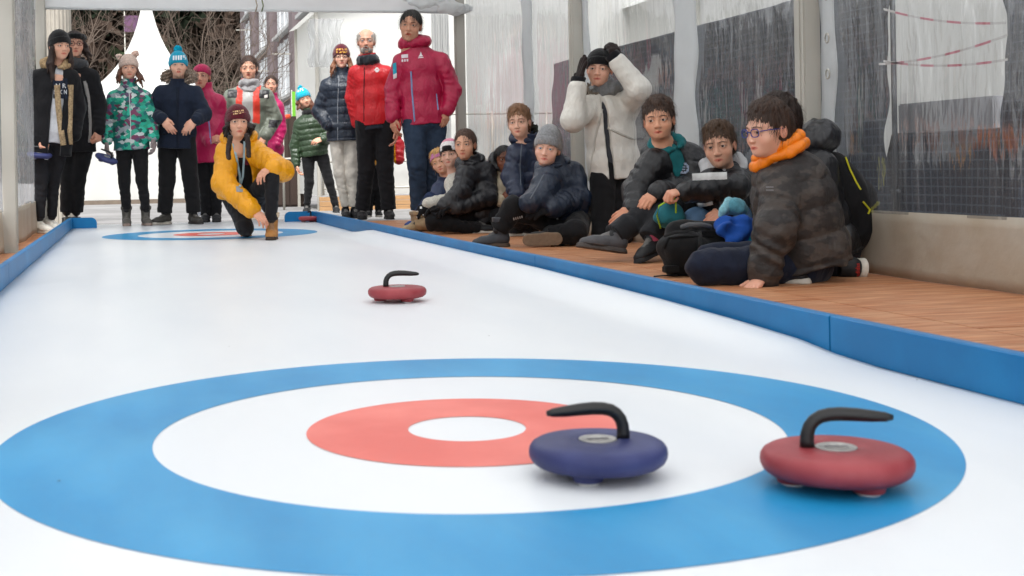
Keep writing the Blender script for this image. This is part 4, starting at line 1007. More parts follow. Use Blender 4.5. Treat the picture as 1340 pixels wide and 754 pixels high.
# building
BW = mat('mauve_render', '#73686a', rough=.85, noise=(.08, 1, 0), bump=(.2, 20, 1)); PANEL = mat('white_panel', '#d3d6d8', rough=.5, noise=(.03, 2, 0)); GLS = mat('window_glass', '#7d878d', rough=.15, spec=.7, noise=(.2, .5, 0)); SILL = mat('sill_stone', '#b4b5b4', rough=.7, noise=(.08, 2, 0))
bX = 7.4; bld = empty('building', (bX+6, 68, -.07), 'grey building with white window panels behind the woman in the red vest', 'building')
def BL(lo, hi, name, mt, par=None): return MB().box(np.array(lo)-np.array([bX+6, 68, -.07]), np.array(hi)-np.array([bX+6, 68, -.07])).build(name, mt, par or bld)
Yn, Yf = 46, 86
BL((bX, Yn, -.07), (bX+12, Yf, 14), 'wall', BW)
for fl in range(4):
    z0 = .9+fl*3.2
    y = Yn+.9
    while y < Yf-7:
        BL((bX-.06, y, z0), (bX-.002, y+7.2, z0+2.75), 'window_panel', PANEL)
        for i in range(4):
            g = BL((bX-.075, y+.25+i*1.76, z0+.95), (bX-.062, y+1.6+i*1.76, z0+2.55), 'window_pane', GLS if fl == 0 else PANEL)
            BL((bX-.16, y+.02+i*1.76, z0), (bX-.076, y+.14+i*1.76, z0+2.75), 'mullion', PANEL)
        BL((bX-.34, y-.1, z0-.16), (bX-.003, y+7.3, z0-.003), 'sill', SILL)
        BL((bX-.42, y-1.7, -.07), (bX-.004, y-.35, 14), 'pilaster', BW) if fl == 0 else None
        BL((bX-1.3, y-.95, z0+1.6), (bX-.425, y-.9, z0+1.66), 'flag_bracket', ALU)
        y += 9.3
# hill with woods
HILL = mat('hill_soil', '#332c24', rough=.95, noise=(.4, .25, 0), color2='#22271a', cscale=.12, bump=(.6, 1, 20))
V = []; nx_, ny_ = 60, 30
for j in range(ny_+1):
    for i in range(nx_+1):
        x = -120+240*i/nx_; y = 95+120*j/ny_; z = -2+62*(j/ny_)**.9+3*math.sin(x*.07+j)+2*math.sin(x*.17-j*.7); V.append((x, y, z if j else -2))
tag(MB().add(V, [(j*(nx_+1)+i, j*(nx_+1)+i+1, (j+1)*(nx_+1)+i+1, (j+1)*(nx_+1)+i) for j in range(ny_) for i in range(nx_)]).build('hill', HILL, smooth=True), kind='structure')
def hz(x, y): j = (y-95)/120*30; return -2+62*max(j/30, 0)**.9
FOL = mat('far_foliage', attr=True, rough=.9, spec=.1, noise=(.4, .6, 0))
def leaf_cloud(centers, n, size, cols, seed):
    rs = np.random.RandomState(seed); Vs = []; Cs = []
    for (c, rx, rz) in centers:
        d = rs.normal(size=(n, 3)); d /= np.linalg.norm(d, axis=1)[:, None]; r = rs.rand(n)**.4; p = c+d*np.array([rx, rx, rz])*r[:, None]
        a = rs.normal(size=(n, 3))*size; b = rs.normal(size=(n, 3))*size; ccol = cols[rs.randint(len(cols))]*(.7+.6*rs.rand(n, 1))
        Vs.append(np.stack([p-a, p-b, p+a, p+b], 1).reshape(-1, 3)); Cs.append(np.repeat(ccol*np.ones((1, 3)), 4, 0))
    V = np.concatenate(Vs); C = np.concatenate(Cs); F = np.arange(len(V)).reshape(-1, 4); return V, F, C
rs = np.random.RandomState(5); cen = []
for i in range(420):
    x = rs.uniform(-70, 45); y = rs.uniform(93, 150); r = rs.uniform(1.6, 3.4); cen.append((np.array([x, y, hz(x, y)+r*.9]), r, r*rs.uniform(1, 1.9)))
greens = [hexc(c) for c in ('#1f281c', '#1b2218', '#283020', '#332b24', '#3b3029', '#382d26')]
V, F, C = leaf_cloud(cen, 170, .34, greens, 6); tag(link('woodland', mesh_np('woodland', V, F, C), FOL), 'dark green and brown woods on the hillside', 'woodland', kind='stuff')
# bare shrubs
BARK = mat('pale_bark', '#5f5248', rough=.95, noise=(.25, 8, 0))
def bare(p, h_, lab, seed, spread=.55, n0=6):
    rs = np.random.RandomState(seed); m = MB(); m2 = MB()
    def grow(a, d, L, r, dep):
        pts = [a]; k = 5
        for i in range(k): d = nrm(d+rs.normal(size=3)*.13+np.array([0, 0, .05])); pts.append(pts[-1]+d*L/k)
        (m if dep == 0 else m2).tube(pts, list(np.linspace(r, r*.55, k+1)), 5 if dep < 2 else 3, cap=False)
        if dep < 3:
            for i in range(rs.randint(3, 6)):
                q = pts[rs.randint(2, k+1)]; dd = nrm(d+rs.normal(size=3)*.55); grow(q, dd, L*rs.uniform(.5, .75), r*.5, dep+1)
    for i in range(n0): grow(np.array([rs.normal()*.15, rs.normal()*.15, 0]), nrm(np.array([rs.normal()*spread, rs.normal()*spread, 1])), h_*.5, .026*h_/4, 0)
    r_ = empty('bare_tree', p, lab, 'tree', 'bare trees behind the tents')
    m.build('trunk', BARK, r_, smooth=True); m2.build('branches', BARK, r_, smooth=True)
for i, (u, Y, h_, lab) in enumerate(((120, 33, 6.5, 'bare branching tree left of the pagoda roof'), (265, 34, 6.2, 'bare branching tree right of the pagoda roof, above the magenta hat'), (288, 42, 6.0, 'bare branching tree beside the corner of the grey building'), (90, 40, 7.5, 'bare tree behind the woman with glasses'), (225, 44, 8.5, 'tall bare tree directly behind the pagoda peak'))):
    p = atY(u, 240, Y); bare((p[0], Y, -.07), h_, lab, 40+i, n0=5)
# purple board among the trees
pz = atY(174, 32, 62); sg = empty('purple_sign', (pz[0], 62, -.07), 'purple sign board between the bare trees', 'sign')
MB().box((-.42, -.03, pz[2]-.3), (.42, .03, pz[2]+.5)).build('board', mat('purple_board', '#4f3352', rough=.6, noise=(.15, 3, 0), color2='#6a4365', cscale=2), sg, bevel=.01)
for x in (-.4, .4): MB().tube([(x, .05, 0), (x, .05, pz[2]+.7)], .03, 8).build('sign_post', ALU, sg, smooth=True)
# ------------------------------------------------------------------ the people
Z1 = ((0, 0), 2.357); Z2 = ((180, 40), 2.69); Z3 = ((360, 0), 2.513); Z4 = ((510, 120), 3.426); Z5 = ((720, 30), 2.356); Z6 = ((840, 110), 2.6); ZK = ((270, 120), 3.77)
BLK = '#141416'; BLK2 = '#1c1c1f'

# 1 girl in black parka
D1 = gD(62, 305, DZ)
p = Person(Z1, D1, dict(hd=(184, 142, 0), nk=(172, 212, .03), sr=(108, 232, .02), sl=(222, 228, .06), er=(86, 335, .04), wr=(116, 432, -.06), el=(238, 330, .12), wl=(228, 420, .06), pv=(158, 418, .02), kr=(126, 552, 0), kl=(165, 552, .1), ar=(122, 672, .0), al=(160, 668, .12)),
           'girl in black beanie and open black parka with beige lining, holding a blue stone', sc=.93, head=.222, kind='woman', yaw=24, pitch=-4, skin='#d3a48b', ground=DZ, brow='#1e1613', gaze=-10)
p.hand('r', (130, 470, -.1), 'grip', back=-RGT*.8-FWD*.4)
p.body(); p.trousers('#202023', th=.004, mt=M_DENIM); p.top('#b6b8bd', 'hoodie', th=.004, hem=.06, mt=M_CLOTH, sleeves=False)
p.top('#131316', th=.03, hem=.16, open_=(.05, .045), mt=M_CLOTH)
p.ring('#a58d6c', 'lining_collar', r0=.032, r1=.06, rx=.085, ry=.075, z0=.0, zb=.06, mt=M_FUR, noise=.006, gap=.55)
for path in (((176, 262), (180, 330), (188, 400), (196, 448)), ((218, 262), (216, 330), (214, 400), (216, 446))): p.strip(('jacket', 'hoodie'), path, .045, '#a58f70', 'beige_lining', M_FUR, off=.010)
p.patch(('hoodie', 'jacket'), ((164, 242), (208, 242), (208, 304), (164, 304)), '#1b2333', 'navy_band', M_CLOTH)
p.text(('hoodie', 'jacket'), 'N R', ((172, 258), (204, 258), (204, 272), (172, 272)), '#d8dade'); p.text(('hoodie', 'jacket'), 'NDON', ((166, 277), (206, 277), (206, 291), (166, 291)), '#d8dade')
p.hairmesh('long', '#2a1b15', ends=[((-.07, .02, -.02), (-.085, .035, -.25), .03, .014), ((.07, .02, -.02), (.075, .05, -.27), .03, .014), ((.06, -.02, -.05), (.09, .02, -.24), .03, .015), ((-.06, -.05, -.05), (-.05, -.05, -.2), .04, .02)])
p.beanie('#111113', top=.012, front=.03)
p.shoe('r', (172, 708, -.12), upper='#d9d4ca', sole='#cfc9bd'); p.shoe('l', (196, 690, .06), upper='#d9d4ca', sole='#cfc9bd')
g1 = p.pt(119, 484, -.06)
stone('blue', tuple(p.pt(121, 490, -.09)), 0, 'blue curling stone carried in the hand of the girl in the black parka', tilt=(math.radians(6), math.radians(7), ra+.05))

# 2 woman with glasses
D2 = D1+.55
p = Person(Z1, D2, dict(hd=(230, 138, 0), nk=(236, 205, .02), sr=(205, 225, .05), sl=(288, 228, 0), er=(200, 320, .1), wr=(215, 420, .05), el=(306, 325, .02), wl=(306, 405, -.06), pv=(238, 425, .02), kr=(212, 552, 0), kl=(240, 552, 0), ar=(205, 655, 0), al=(236, 655, .03)),
           'dark-haired woman with glasses and black headband, behind the black parka girl', sc=.97, head=.23, kind='woman', yaw=6, skin='#cf9d85', ground=DZ, brow='#2a1c16')
p.hand('l', (300, 440, -.08), 'grip', back=RGT*.8-FWD*.5)
p.body(); p.trousers('#151517', th=.008, loose=.01); p.top('#161619', th=.02, hem=.12, collar=.05, mt=M_CLOTH)
p.ring('#3a3b3e', 'scarf', r0=.045, r1=.04, rx=.06, ry=.06, z0=.02, mt=M_KNIT, noise=.004)
p.hairmesh('long', '#2a1a14', ends=[((-.075, .0, .0), (-.088, .01, -.10), .03, .02), ((.075, .0, .0), (.09, .01, -.11), .03, .02), ((0, -.08, -.02), (0, -.08, -.12), .06, .04)], fringe=.045)
hb = SDF(); 
for i in range(16):
    a0, a1 = [2*math.pi*q/16 for q in (i, i+1)]; f = lambda a: p.H((.083*math.sin(a), -.012+.103*math.cos(a), .058-.018*math.cos(a)*-1*.6))
    hb.cone(f(a0), f(a1), .02, .02, k=.01)
V, F = hb.mesh(.006); p.add('headband', V, F, '#0f0f10', M_KNIT)
p.glasses('#4a1d1c'); p.shoe('r', (200, 690, -.12), upper='#1a1a1c', sole='#1a1a1a'); p.shoe('l', (245, 685, -.08), upper='#1a1a1c', sole='#1a1a1a')
p.strip('jacket', ((262, 250), (272, 300), (278, 380), (276, 440)), .03, '#8e8b88', 'patterned_lanyard', M_CLOTH)
stone('blue', tuple(p.pt(324, 500, -.16)), 0, 'blue curling stone held low by the woman with glasses', tilt=(math.radians(8), math.radians(24), ra))

# 3 girl in teal patterned jacket
def trimat():
    m = mat('triangle_print', '#2f9c8c', rough=.55, spec=.3, bump=(.35, 26, 1.0)); nt = m.node_tree; L = nt.links; b = nt.nodes['Principled BSDF']
    tc = nd(nt, 'ShaderNodeTexCoord'); mp = nd(nt, 'ShaderNodeMapping'); mp.inputs['Scale'].default_value = (1, .15, 1.3); mp.inputs['Rotation'].default_value = (0, .6, 0); L.new(tc.outputs['Object'], mp.inputs[0])
    v = nd(nt, 'ShaderNodeTexVoronoi', Scale=27, distance='CHEBYCHEV'); L.new(mp.outputs[0], v.inputs['Vector'])
    sp = nd(nt, 'ShaderNodeSeparateColor'); L.new(v.outputs['Color'], sp.inputs[0]); cr = nd(nt, 'ShaderNodeValToRGB'); cr.color_ramp.interpolation = 'CONSTANT'; L.new(sp.outputs[0], cr.inputs[0])
    e = cr.color_ramp.elements; cs = ['#1d8f78', '#33b39a', '#c3cdcc', '#1f6e6d', '#5b4a68', '#37a489', '#8f9aa0', '#165a52', '#7a3f5e']
    while len(e) < len(cs): e.new(.5)
    for i, c in enumerate(cs): e[i].position = i/len(cs); e[i].color = (*hexc(c), 1)
    L.new(cr.outputs[0], b.inputs['Base Color']); crumple(m, 14, .012); return m
D3 = gD(178, 295)
p = Person(Z1, D3, dict(hd=(397, 210, 0), nk=(398, 268, .03), sr=(346, 296, .02), sl=(450, 296, .02), er=(328, 380, .04), wr=(330, 436, -.04), el=(468, 375, .04), wl=(474, 426, -.04), pv=(406, 436, .02), kr=(384, 560, 0), kl=(438, 558, 0), ar=(390, 648, 0), al=(450, 648, 0)),
           'girl in cream bobble hat and teal triangle-print jacket with gloves', sc=.83, head=.212, yaw=4, pitch=-2, skin='#d8a78f', brow='#5a3d2b')
p.hand('r', (328, 476, -.05), 'relax', back=-RGT, glove='#8b7f7d'); p.hand('l', (480, 464, -.05), 'relax', back=RGT, glove='#8b7f7d')
p.body(); p.trousers('#1b1b1d', th=.006); p.top('#2f9c8c', th=.024, hem=.075, mt=trimat(), collar=.05, flare=.01)
p.hairmesh('long', '#5a3626', ends=[((-.07, .02, -.02), (-.09, .07, -.14), .026, .02), ((.07, .02, -.02), (.105, .07, -.13), .028, .022)])
p.beanie('#d6bfb2', top=.008, front=.028, pom=[('#d9b9aa', .028, (-.062, -.01, .135)), ('#d9c2b4', .024, (.088, -.01, .105))])
p.shoe('r', (393, 700, -.2), 'boot', upper='#55524c', sole='#8b7a70'); p.shoe('l', (466, 696, -.2), 'boot', upper='#55524c', sole='#8b7a70')
p.strip('jacket', ((398, 275), (402, 360), (404, 462)), .006, '#c9d2d0', 'zip')

# 4 boy in turquoise hat
D4 = gD(215, 293.5)
p = Person(Z1, D4, dict(hd=(550, 202, 0), nk=(550, 268, .03), sr=(492, 278, .02), sl=(610, 278, .02), er=(462, 350, -.02), wr=(500, 366, -.16), el=(628, 352, -.02), wl=(605, 370, -.16), pv=(545, 420, .02), kr=(515, 556, 0), kl=(588, 556, 0), ar=(508, 656, 0), al=(598, 656, 0)),
           'boy in turquoise bobble hat and navy coat with fur hood', sc=.9, head=.215, mouth=1, yaw=2, skin='#dcae96', brow='#4a3426')
p.hand('r', (528, 402, -.2), 'relax', back=-FWD+.2*UPV); p.hand('l', (574, 402, -.2), 'relax', back=-FWD+.2*UPV)
p.body(); p.trousers('#161618', th=.014, loose=.014); p.top('#1c2434', th=.028, hem=.11, mt=M_CLOTH, flare=.008, collar=.05)
p.ring('#98887a', 'fur_hood', r0=.04, r1=.05, rx=.125, ry=.075, z0=.045, zb=.07, mt=M_FUR, noise=.018, nf=190, gap=.7, center=p.J['nk']-p.N*.03)
p.beanie('#0f9fc0', top=.012, front=.018, pom=[('#12a6c8', .034, (0, -.02, .15))])
p.marks('hat', ((533, 172), (574, 170), (574, 184), (533, 186)), '#dfe9ee', 'lettering', 1, 3)
p.strip('jacket', ((548, 268), (547, 350), (548, 455)), .028, '#161d2b', 'storm_flap', M_CLOTH)
for q in ((490, 415, 528, 412), (566, 412, 606, 415)): p.strip('jacket', (q[:2], q[2:]), .012, '#151b28', 'pocket_flap', M_CLOTH)
p.shoe('r', (478, 692, -.1), upper='#3c3a36', sole='#b9b3a8'); p.shoe('l', (618, 692, -.12), upper='#3c3a36', sole='#2c2a28')
w1 = MB().tube([p.J['wr']+p.hands['r'][1]@np.array([.03*math.cos(a), .002, .028*math.sin(a)]) for a in np.linspace(0, 6.28, 13)], .007, 6); p.add('wristband', w1.v, w1.f, '#7a2230', M_RUBBER)

# 5 woman in magenta jacket, and the person hidden behind her
D5 = gD(275, 291)
p = Person(Z2, D5+.12, dict(hd=(226, 162, 0), nk=(236, 216, .03), sr=(204, 246, .02), sl=(290, 240, .02), er=(222, 345, .04), wr=(252, 392, -.1), el=(300, 340, .05), wl=(290, 410, .0), pv=(250, 430, .02), kr=(240, 552, 0), kl=(278, 552, 0), ar=(240, 652, 0), al=(278, 652, 0)),
           'woman in magenta beanie and magenta jacket, half hidden by the navy coat boy', sc=.9, head=.218, kind='woman', yaw=-12, skin='#d09a84', brow='#4a3426')
p.hand('r', (276, 380, -.12), 'grip'); p.body(); p.trousers('#17171a', th=.01); p.top('#b3174f', th=.022, hem=.09, collar=.06)
p.hairmesh('crop', '#5d4030'); p.beanie('#b31f55', top=-.008, front=.04, brim=False)
p.shoe('r', (236, 690, -.12), upper='#232326', sole='#2a2a2a'); p.shoe('l', (280, 690, -.12), upper='#232326', sole='#2a2a2a')
p.strip('jacket', ((238, 262), (252, 330), (258, 400)), .012, '#8a86b8', 'zip')
D5b = gD(268, 284.5, -.07)
p = Person(Z2, D5b, dict(hd=(232, 150, 0), nk=(236, 205, .03), sr=(200, 232, .02), sl=(272, 232, .02), er=(196, 320, .04), wr=(205, 390, 0), el=(278, 320, .04), wl=(272, 390, 0), pv=(238, 410, .02), kr=(222, 535, 0), kl=(248, 535, 0), ar=(226, 632, 0), al=(250, 632, 0)),
           'person in blue jeans almost hidden behind the magenta jacket woman', sc=.92, head=.2, kind='woman', yaw=0, skin='#cf9d85', ground=-.07)
p.body(); p.trousers('#4d6c8c', th=.01, mt=M_DENIM, loose=.012); p.top('#2a2b30', th=.02, hem=.1, collar=.04); p.hairmesh('crop', '#3a2a20')
p.shoe('r', (222, 660, -.12), upper='#4a4d52', sole='#777777'); p.shoe('l', (256, 660, -.12), upper='#4a4d52', sole='#777777')

# 6 woman with red and green jacket
D6 = 11.9
p = Person(Z2, D6, dict(hd=(392, 132, 0), nk=(394, 196, .03), sr=(322, 222, .02), sl=(462, 222, .02), er=(292, 310, .06), wr=(318, 385, -.05), el=(482, 310, .06), wl=(452, 372, -.08), pv=(392, 400, .02), kr=(370, 530, 0), kl=(412, 530, 0), ar=(368, 638, 0), al=(412, 638, 0)),
           'dark-haired woman with tied hair, grey scarf and red and grey-green jacket', sc=1., head=.235, kind='woman', yaw=-4, pitch=-6, skin='#d2a086', ground=DZ, brow='#2a1c15', gaze=4)
def paint6(s, V, C):
    x, y, z = s.loc(V); C[:] = hexc('#6e7468'); C[(abs(x) < .115) & (z > .35) & (y > -.2)] = hexc('#c93a2a')
    C[(abs(x) > .105) & (abs(x) < .2) & (z > .78) & (z < .93)] = hexc('#1d1d20') ; C[(abs(x) > .2) & (z < .42) & (z > .28)] = hexc('#1d1d20'); C[(abs(x) < .05) & (z > .2)] = hexc('#9b9a97'); return C
p.hand('l', (430, 400, -.1), 'relax'); p.hand('r', (330, 420, -.1), 'relax')
p.body(); p.trousers('#2b2c30', th=.01); p.top('#6e7468', th=.026, hem=.1, paint=paint6, collar=.05)
p.ring('#8d8c8d', 'scarf', r0=.055, r1=.045, rx=.058, ry=.055, z0=.015, mt=M_KNIT, noise=.008, nf=45)
p.ring('#9a999a', 'scarf', r0=.05, r1=.04, rx=.06, ry=.055, z0=-.035, mt=M_KNIT, noise=.008, nf=45, seed=8)
p.hairmesh('tied', '#38261d', fringe=.078); p.shoe('r', (366, 668, -.12), upper='#26262a'); p.shoe('l', (414, 668, -.12), upper='#26262a')
p.patch('jacket', ((446, 228), (458, 226), (458, 236), (446, 238)), '#d8d2cc', 'chest_logo')
# 6b magenta jacket behind her
p = Person(Z2, D6+.5, dict(hd=(470, 190, 0), nk=(470, 240, .03), sr=(430, 268, .02), sl=(496, 262, .02), er=(424, 340, .04), wr=(425, 400, 0), el=(506, 350, .02), wl=(492, 405, -.05), pv=(465, 430, .02), kr=(450, 535, 0), kl=(476, 535, 0), ar=(450, 632, 0), al=(476, 632, 0)),
           'child in magenta jacket hidden behind the woman with the grey scarf', sc=.75, head=.18, yaw=0, skin='#cf9d85', ground=-.07, nohead=False)
p.body(); p.trousers('#2a2a30'); p.top('#b0185a', th=.022, hem=.06, collar=.04); p.hairmesh('crop', '#3a2a20')
p.shoe('r', (448, 656, -.1)); p.shoe('l', (478, 656, -.1))

# 7 kneeling girl in yellow
D7 = gD(343, 313)
p = Person(ZK, D7, dict(hd=(155, 152, .10), nk=(162, 240, .16), sr=(92, 282, .14), sl=(238, 272, .16), er=(84, 450, .06), wr=(226, 584, -.10), el=(372, 388, .0), wl=(330, 372, -.08), pv=(188, 520, .3), kr=(192, 672, .05), kl=(325, 405, -.06), ar=(196, 690, .42), al=(322, 630, -.02)),
           'girl kneeling on the ice in a mustard yellow jacket and maroon beanie', sc=.86, head=.215, yaw=8, pitch=2, skin='#d9a68c', brow='#2a1a14')
p.hand('r', (276, 628, -.14), 'relax', back=-FWD*.6+UPV*.8); p.hand('l', (272, 402, -.12), 'drape', back=-FWD*.5+UPV)
p.body(); p.top('#151517', 'shirt', th=.0, hem=.06, mt=M_CLOTH, sleeves=False, collar=.05); p.ring('#151517', 'shirt_collar', r0=.03, r1=.03, rx=.05, ry=.05, z0=.01, mt=M_CLOTH, noise=.002)
p.trousers('#1f1f22', th=.006, mt=M_CLOTH)
p.top('#e29a08', th=.035, hem=-.02, quilt=.085, open_=(.06, .01), wide=1.05, flare=.012)
p.ring('#e29a08', 'collar', r0=.03, r1=.05, rx=.105, ry=.085, z0=.0, zb=.03, gap=.7); p.ring('#1a1a1c', 'hood_lining', r0=.012, r1=.05, rx=.08, ry=.07, z0=.02, zb=.04, mt=M_FUR, gap=.9, noise=.006)
p.hairmesh('long', '#241611', ends=[((-.06, .03, -.01), (-.075, .05, -.06), .02, .02), ((.06, .03, -.01), (.075, .05, -.06), .02, .02)], fringe=.05)
bm_ = SDF()
for pts in (((118, 225), (112, 262), (108, 300), (112, 335)), ((200, 215), (206, 255), (208, 290), (210, 325))):
    for a, b in zip(pts, pts[1:]):
        for t in np.linspace(0, 1, 5)[:-1]: q = np.array(a)*(1-t)+np.array(b)*t; bm_.ell(p.pt(q[0], q[1], -.06), (.017, .017, .015), k=.003)
V, F = bm_.mesh(.005, .002, 200); p.add('braids', V, F, '#2a1913', M_HAIR)
p.beanie('#5e1a26', top=.004, front=.02, rib=50)
p.marks('hat', ((130, 96), (184, 89), (186, 106), (132, 114)), '#e0b98a', 'lettering', 2, 5)
for path in (((132, 255), (150, 330), (166, 420), (166, 470)), ((188, 245), (186, 330), (180, 420), (166, 470))): p.strip(('shirt', 'jacket'), path, .014, '#9db9c4', 'lanyard', M_CLOTH, off=.012)
p.patch(('shirt', 'jacket'), ((146, 466), (182, 470), (180, 496), (148, 494)), '#8d8f92', 'whistle', nu=3, nv=2)
p.patch('shirt', ((190, 330), (216, 330), (216, 362), (190, 362)), '#8a3049', 'check_print', mask=lambda i, j: (i+j) % 2 == 0)
def bootpaint(V, C): C[V[:, 2] > .165] = hexc('#c9b49a'); return C
p.shoe('l', (318, 716, -.3), 'boot', upper='#a8743c', sole='#3a2c22', paint=bootpaint, size=.86); p.shoe('r', (200, 700, .6), 'boot', upper='#a8743c', sole='#3a2c22', paint=bootpaint, size=.8, ground=False, up=FWD*.5-UPV)

# 8 girl in green puffer
D8 = gD(412, 281, DZ)+.6
p = Person(Z3, D8, dict(hd=(95, 325, 0), nk=(112, 376, .03), sr=(76, 404, .02), sl=(156, 398, .02), er=(66, 478, .03), wr=(70, 540, -.03), el=(172, 455, .0), wl=(158, 458, -.14), pv=(128, 496, .02), kr=(112, 598, 0), kl=(178, 598, 0), ar=(105, 672, 0), al=(200, 678, 0)),
           'girl in turquoise beanie and dark green puffer jacket, leaning to one side', sc=.82, head=.21, yaw=12, pitch=-2, roll=16, skin='#d9a98f', ground=DZ, brow='#5a3d2b')
p.hand('r', (76, 580, -.03), 'relax', back=-RGT); p.hand('l', (140, 462, -.18), 'relax')
p.body(); p.trousers('#151517', th=.008); p.top('#2b3d28', th=.024, hem=.06, quilt=.06, collar=.05)
p.ring('#1a1a1c', 'scarf', r0=.04, r1=.035, rx=.055, ry=.055, z0=.02, mt=M_KNIT)
p.hairmesh('long', '#5b3524', ends=[((-.06, .02, -.02), (-.03, .06, -.2), .026, .014), ((.07, .0, -.02), (.1, .03, -.1), .03, .025)])
p.beanie('#17a9c4', top=.01, front=.03, pom=[('#17a9c4', .026, (0, -.03, .14))]); p.marks('hat', ((70, 294), (94, 288), (96, 298), (72, 304)), '#dfe9ee', 'lettering', 1, 4)
p.shoe('r', (100, 700, -.15), upper='#1c1c1e', sole='#2a2a2a'); p.shoe('l', (205, 702, -.15), upper='#1c1c1e', sole='#2a2a2a')

# 9 girl in maroon hat and navy puffer
D9 = gD(462, 285.5, DZ)
p = Person(Z3, D9, dict(hd=(218, 188, 0), nk=(222, 246, .03), sr=(166, 276, .02), sl=(286, 274, .02), er=(146, 366, .05), wr=(176, 415, -.06), el=(314, 350, .05), wl=(268, 402, -.08), pv=(228, 430, .02), kr=(212, 570, 0), kl=(252, 570, 0), ar=(232, 680, 0), al=(262, 680, 0)),
           'girl with glasses in maroon beanie, navy puffer jacket and white jeans', sc=.92, head=.215, kind='woman', yaw=2, skin='#dcae97', ground=DZ, brow='#6b4a36')
p.body(); p.trousers('#c9c4ba', th=.006, mt=M_DENIM, fold=.001, noise=.001); p.top('#1f2937', th=.03, hem=.1, quilt=.075, collar=.055)
p.hairmesh('long', '#7a5038', ends=[((-.065, .02, -.02), (-.095, .06, -.2), .026, .018), ((.065, .02, -.02), (.1, .06, -.19), .026, .018)])
p.beanie('#561925', top=.012, front=.02, rib=50); p.marks('hat', ((200, 160), (236, 159), (237, 174), (201, 175)), '#c99a4a', 'lettering', 2, 6); p.glasses('#3a3a40')
p.strip('jacket', ((210, 250), (206, 340), (206, 462)), .006, '#8f959c', 'zip'); p.strip('jacket', ((176, 402), (168, 418)), .006, '#11151c', 'pocket'); p.strip('jacket', ((262, 392), (290, 404)), .006, '#11151c', 'pocket')
p.shoe('r', (238, 712, -.15), upper='#17171a', sole='#1f1f1f'); p.shoe('l', (272, 712, -.15), upper='#17171a', sole='#1f1f1f')

# 10 man in red jacket
D10 = gD(509, 286.5, DZ)
p = Person(Z3, D10, dict(hd=(300, 137, 0), nk=(306, 206, .03), sr=(258, 232, .04), sl=(372, 232, .02), er=(254, 320, .08), wr=(270, 410, .08), el=(394, 330, .03), wl=(398, 425, -.03), pv=(328, 400, .02), kr=(300, 556, .03), kl=(362, 552, 0), ar=(286, 690, .05), al=(374, 690, 0)),
           'older man with grey beard in red jacket and black trousers', sc=1.03, head=.235, kind='man', yaw=-2, skin='#cf9a82', iris='blue', ground=DZ, brow='#8d847c')
p.hand('l', (400, 466, -.05), 'relax', back=RGT); p.body(); p.trousers('#1b1b1e', th=.016, loose=.014)
p.top('#2c303a', 'undercoat', th=.012, hem=.075, mt=M_CLOTH, sleeves=False); p.top('#c3141f', th=.022, hem=.035, collar=.06)
p.ring('#25292f', 'scarf', r0=.05, r1=.045, rx=.058, ry=.06, z0=.015, mt=M_KNIT, noise=.006)
p.hairmesh('bald', '#a39b93')
S = SDF(); h = p.H; S.ell(h((0, .034, -.078)), np.array((.056, .056, .042))*p.hk, p.hR, k=.01); S.ell(h((0, .05, -.02)), np.array((.07, .07, .04))*p.hk, p.hR, k=.01, op='s'); S.ell(h((0, .1, -.066)), np.array((.018, .03, .007))*p.hk, p.hR, k=.005, op='s')
V, F = S.mesh(.0045, .003, 300, 2); p.add('beard', V, F, '#a8a099', M_FUR)
m_ = MB().tube([p.H((-.026, .09, -.064)), p.H((0, .1, -.054)), p.H((.026, .09, -.064))], [.004, .006, .004], 6); p.add('moustache', m_.v, m_.f, '#a0978f', M_FUR)
p.strip('jacket', ((294, 222), (292, 300), (292, 420)), .008, '#26262b', 'zip')
c = p.px(335, 230); 
p.patch('jacket', ((327, 222), (343, 222), (343, 238), (327, 238)), '#d9d2d0', 'round_badge', mask=lambda i, j: (i-3.5)**2+((j-2.5)*1.33)**2 < 14 and not (2 < i < 5 and j in (2,)))
p.shoe('r', (288, 722, -.1), upper='#1b1a1b', sole='#1b1b1b'); p.shoe('l', (380, 722, -.15), upper='#232122', sole='#1b1b1b')

# 11 child in yellow behind him
D11 = D10+.55
p = Person(Z3, D11, dict(hd=(330, 350, 0), nk=(334, 398, .03), sr=(292, 418, .02), sl=(388, 414, .02), er=(286, 480, .03), wr=(300, 520, -.05), el=(404, 480, .03), wl=(408, 530, -.03), pv=(342, 530, .02), kr=(318, 620, 0), kl=(342, 620, 0), ar=(308, 690, 0), al=(340, 690, 0)),
           'child in yellow jacket with red sleeve, hidden behind the bearded man', sc=.72, head=.19, yaw=0, skin='#d9a98f', ground=DZ)
def paint11(s, V, C):
    x, y, z = s.loc(V); C[(abs(x) > .165)] = hexc('#b5202a'); return C
p.body(); p.trousers('#19191c', th=.008); p.top('#d6960f', th=.03, hem=.05, quilt=.07, paint=paint11, collar=.04); p.hairmesh('crop', '#3a2a20')
p.shoe('r', (304, 714, -.15), upper='#1c1c1e'); p.shoe('l', (344, 714, -.1), upper='#1c1c1e')

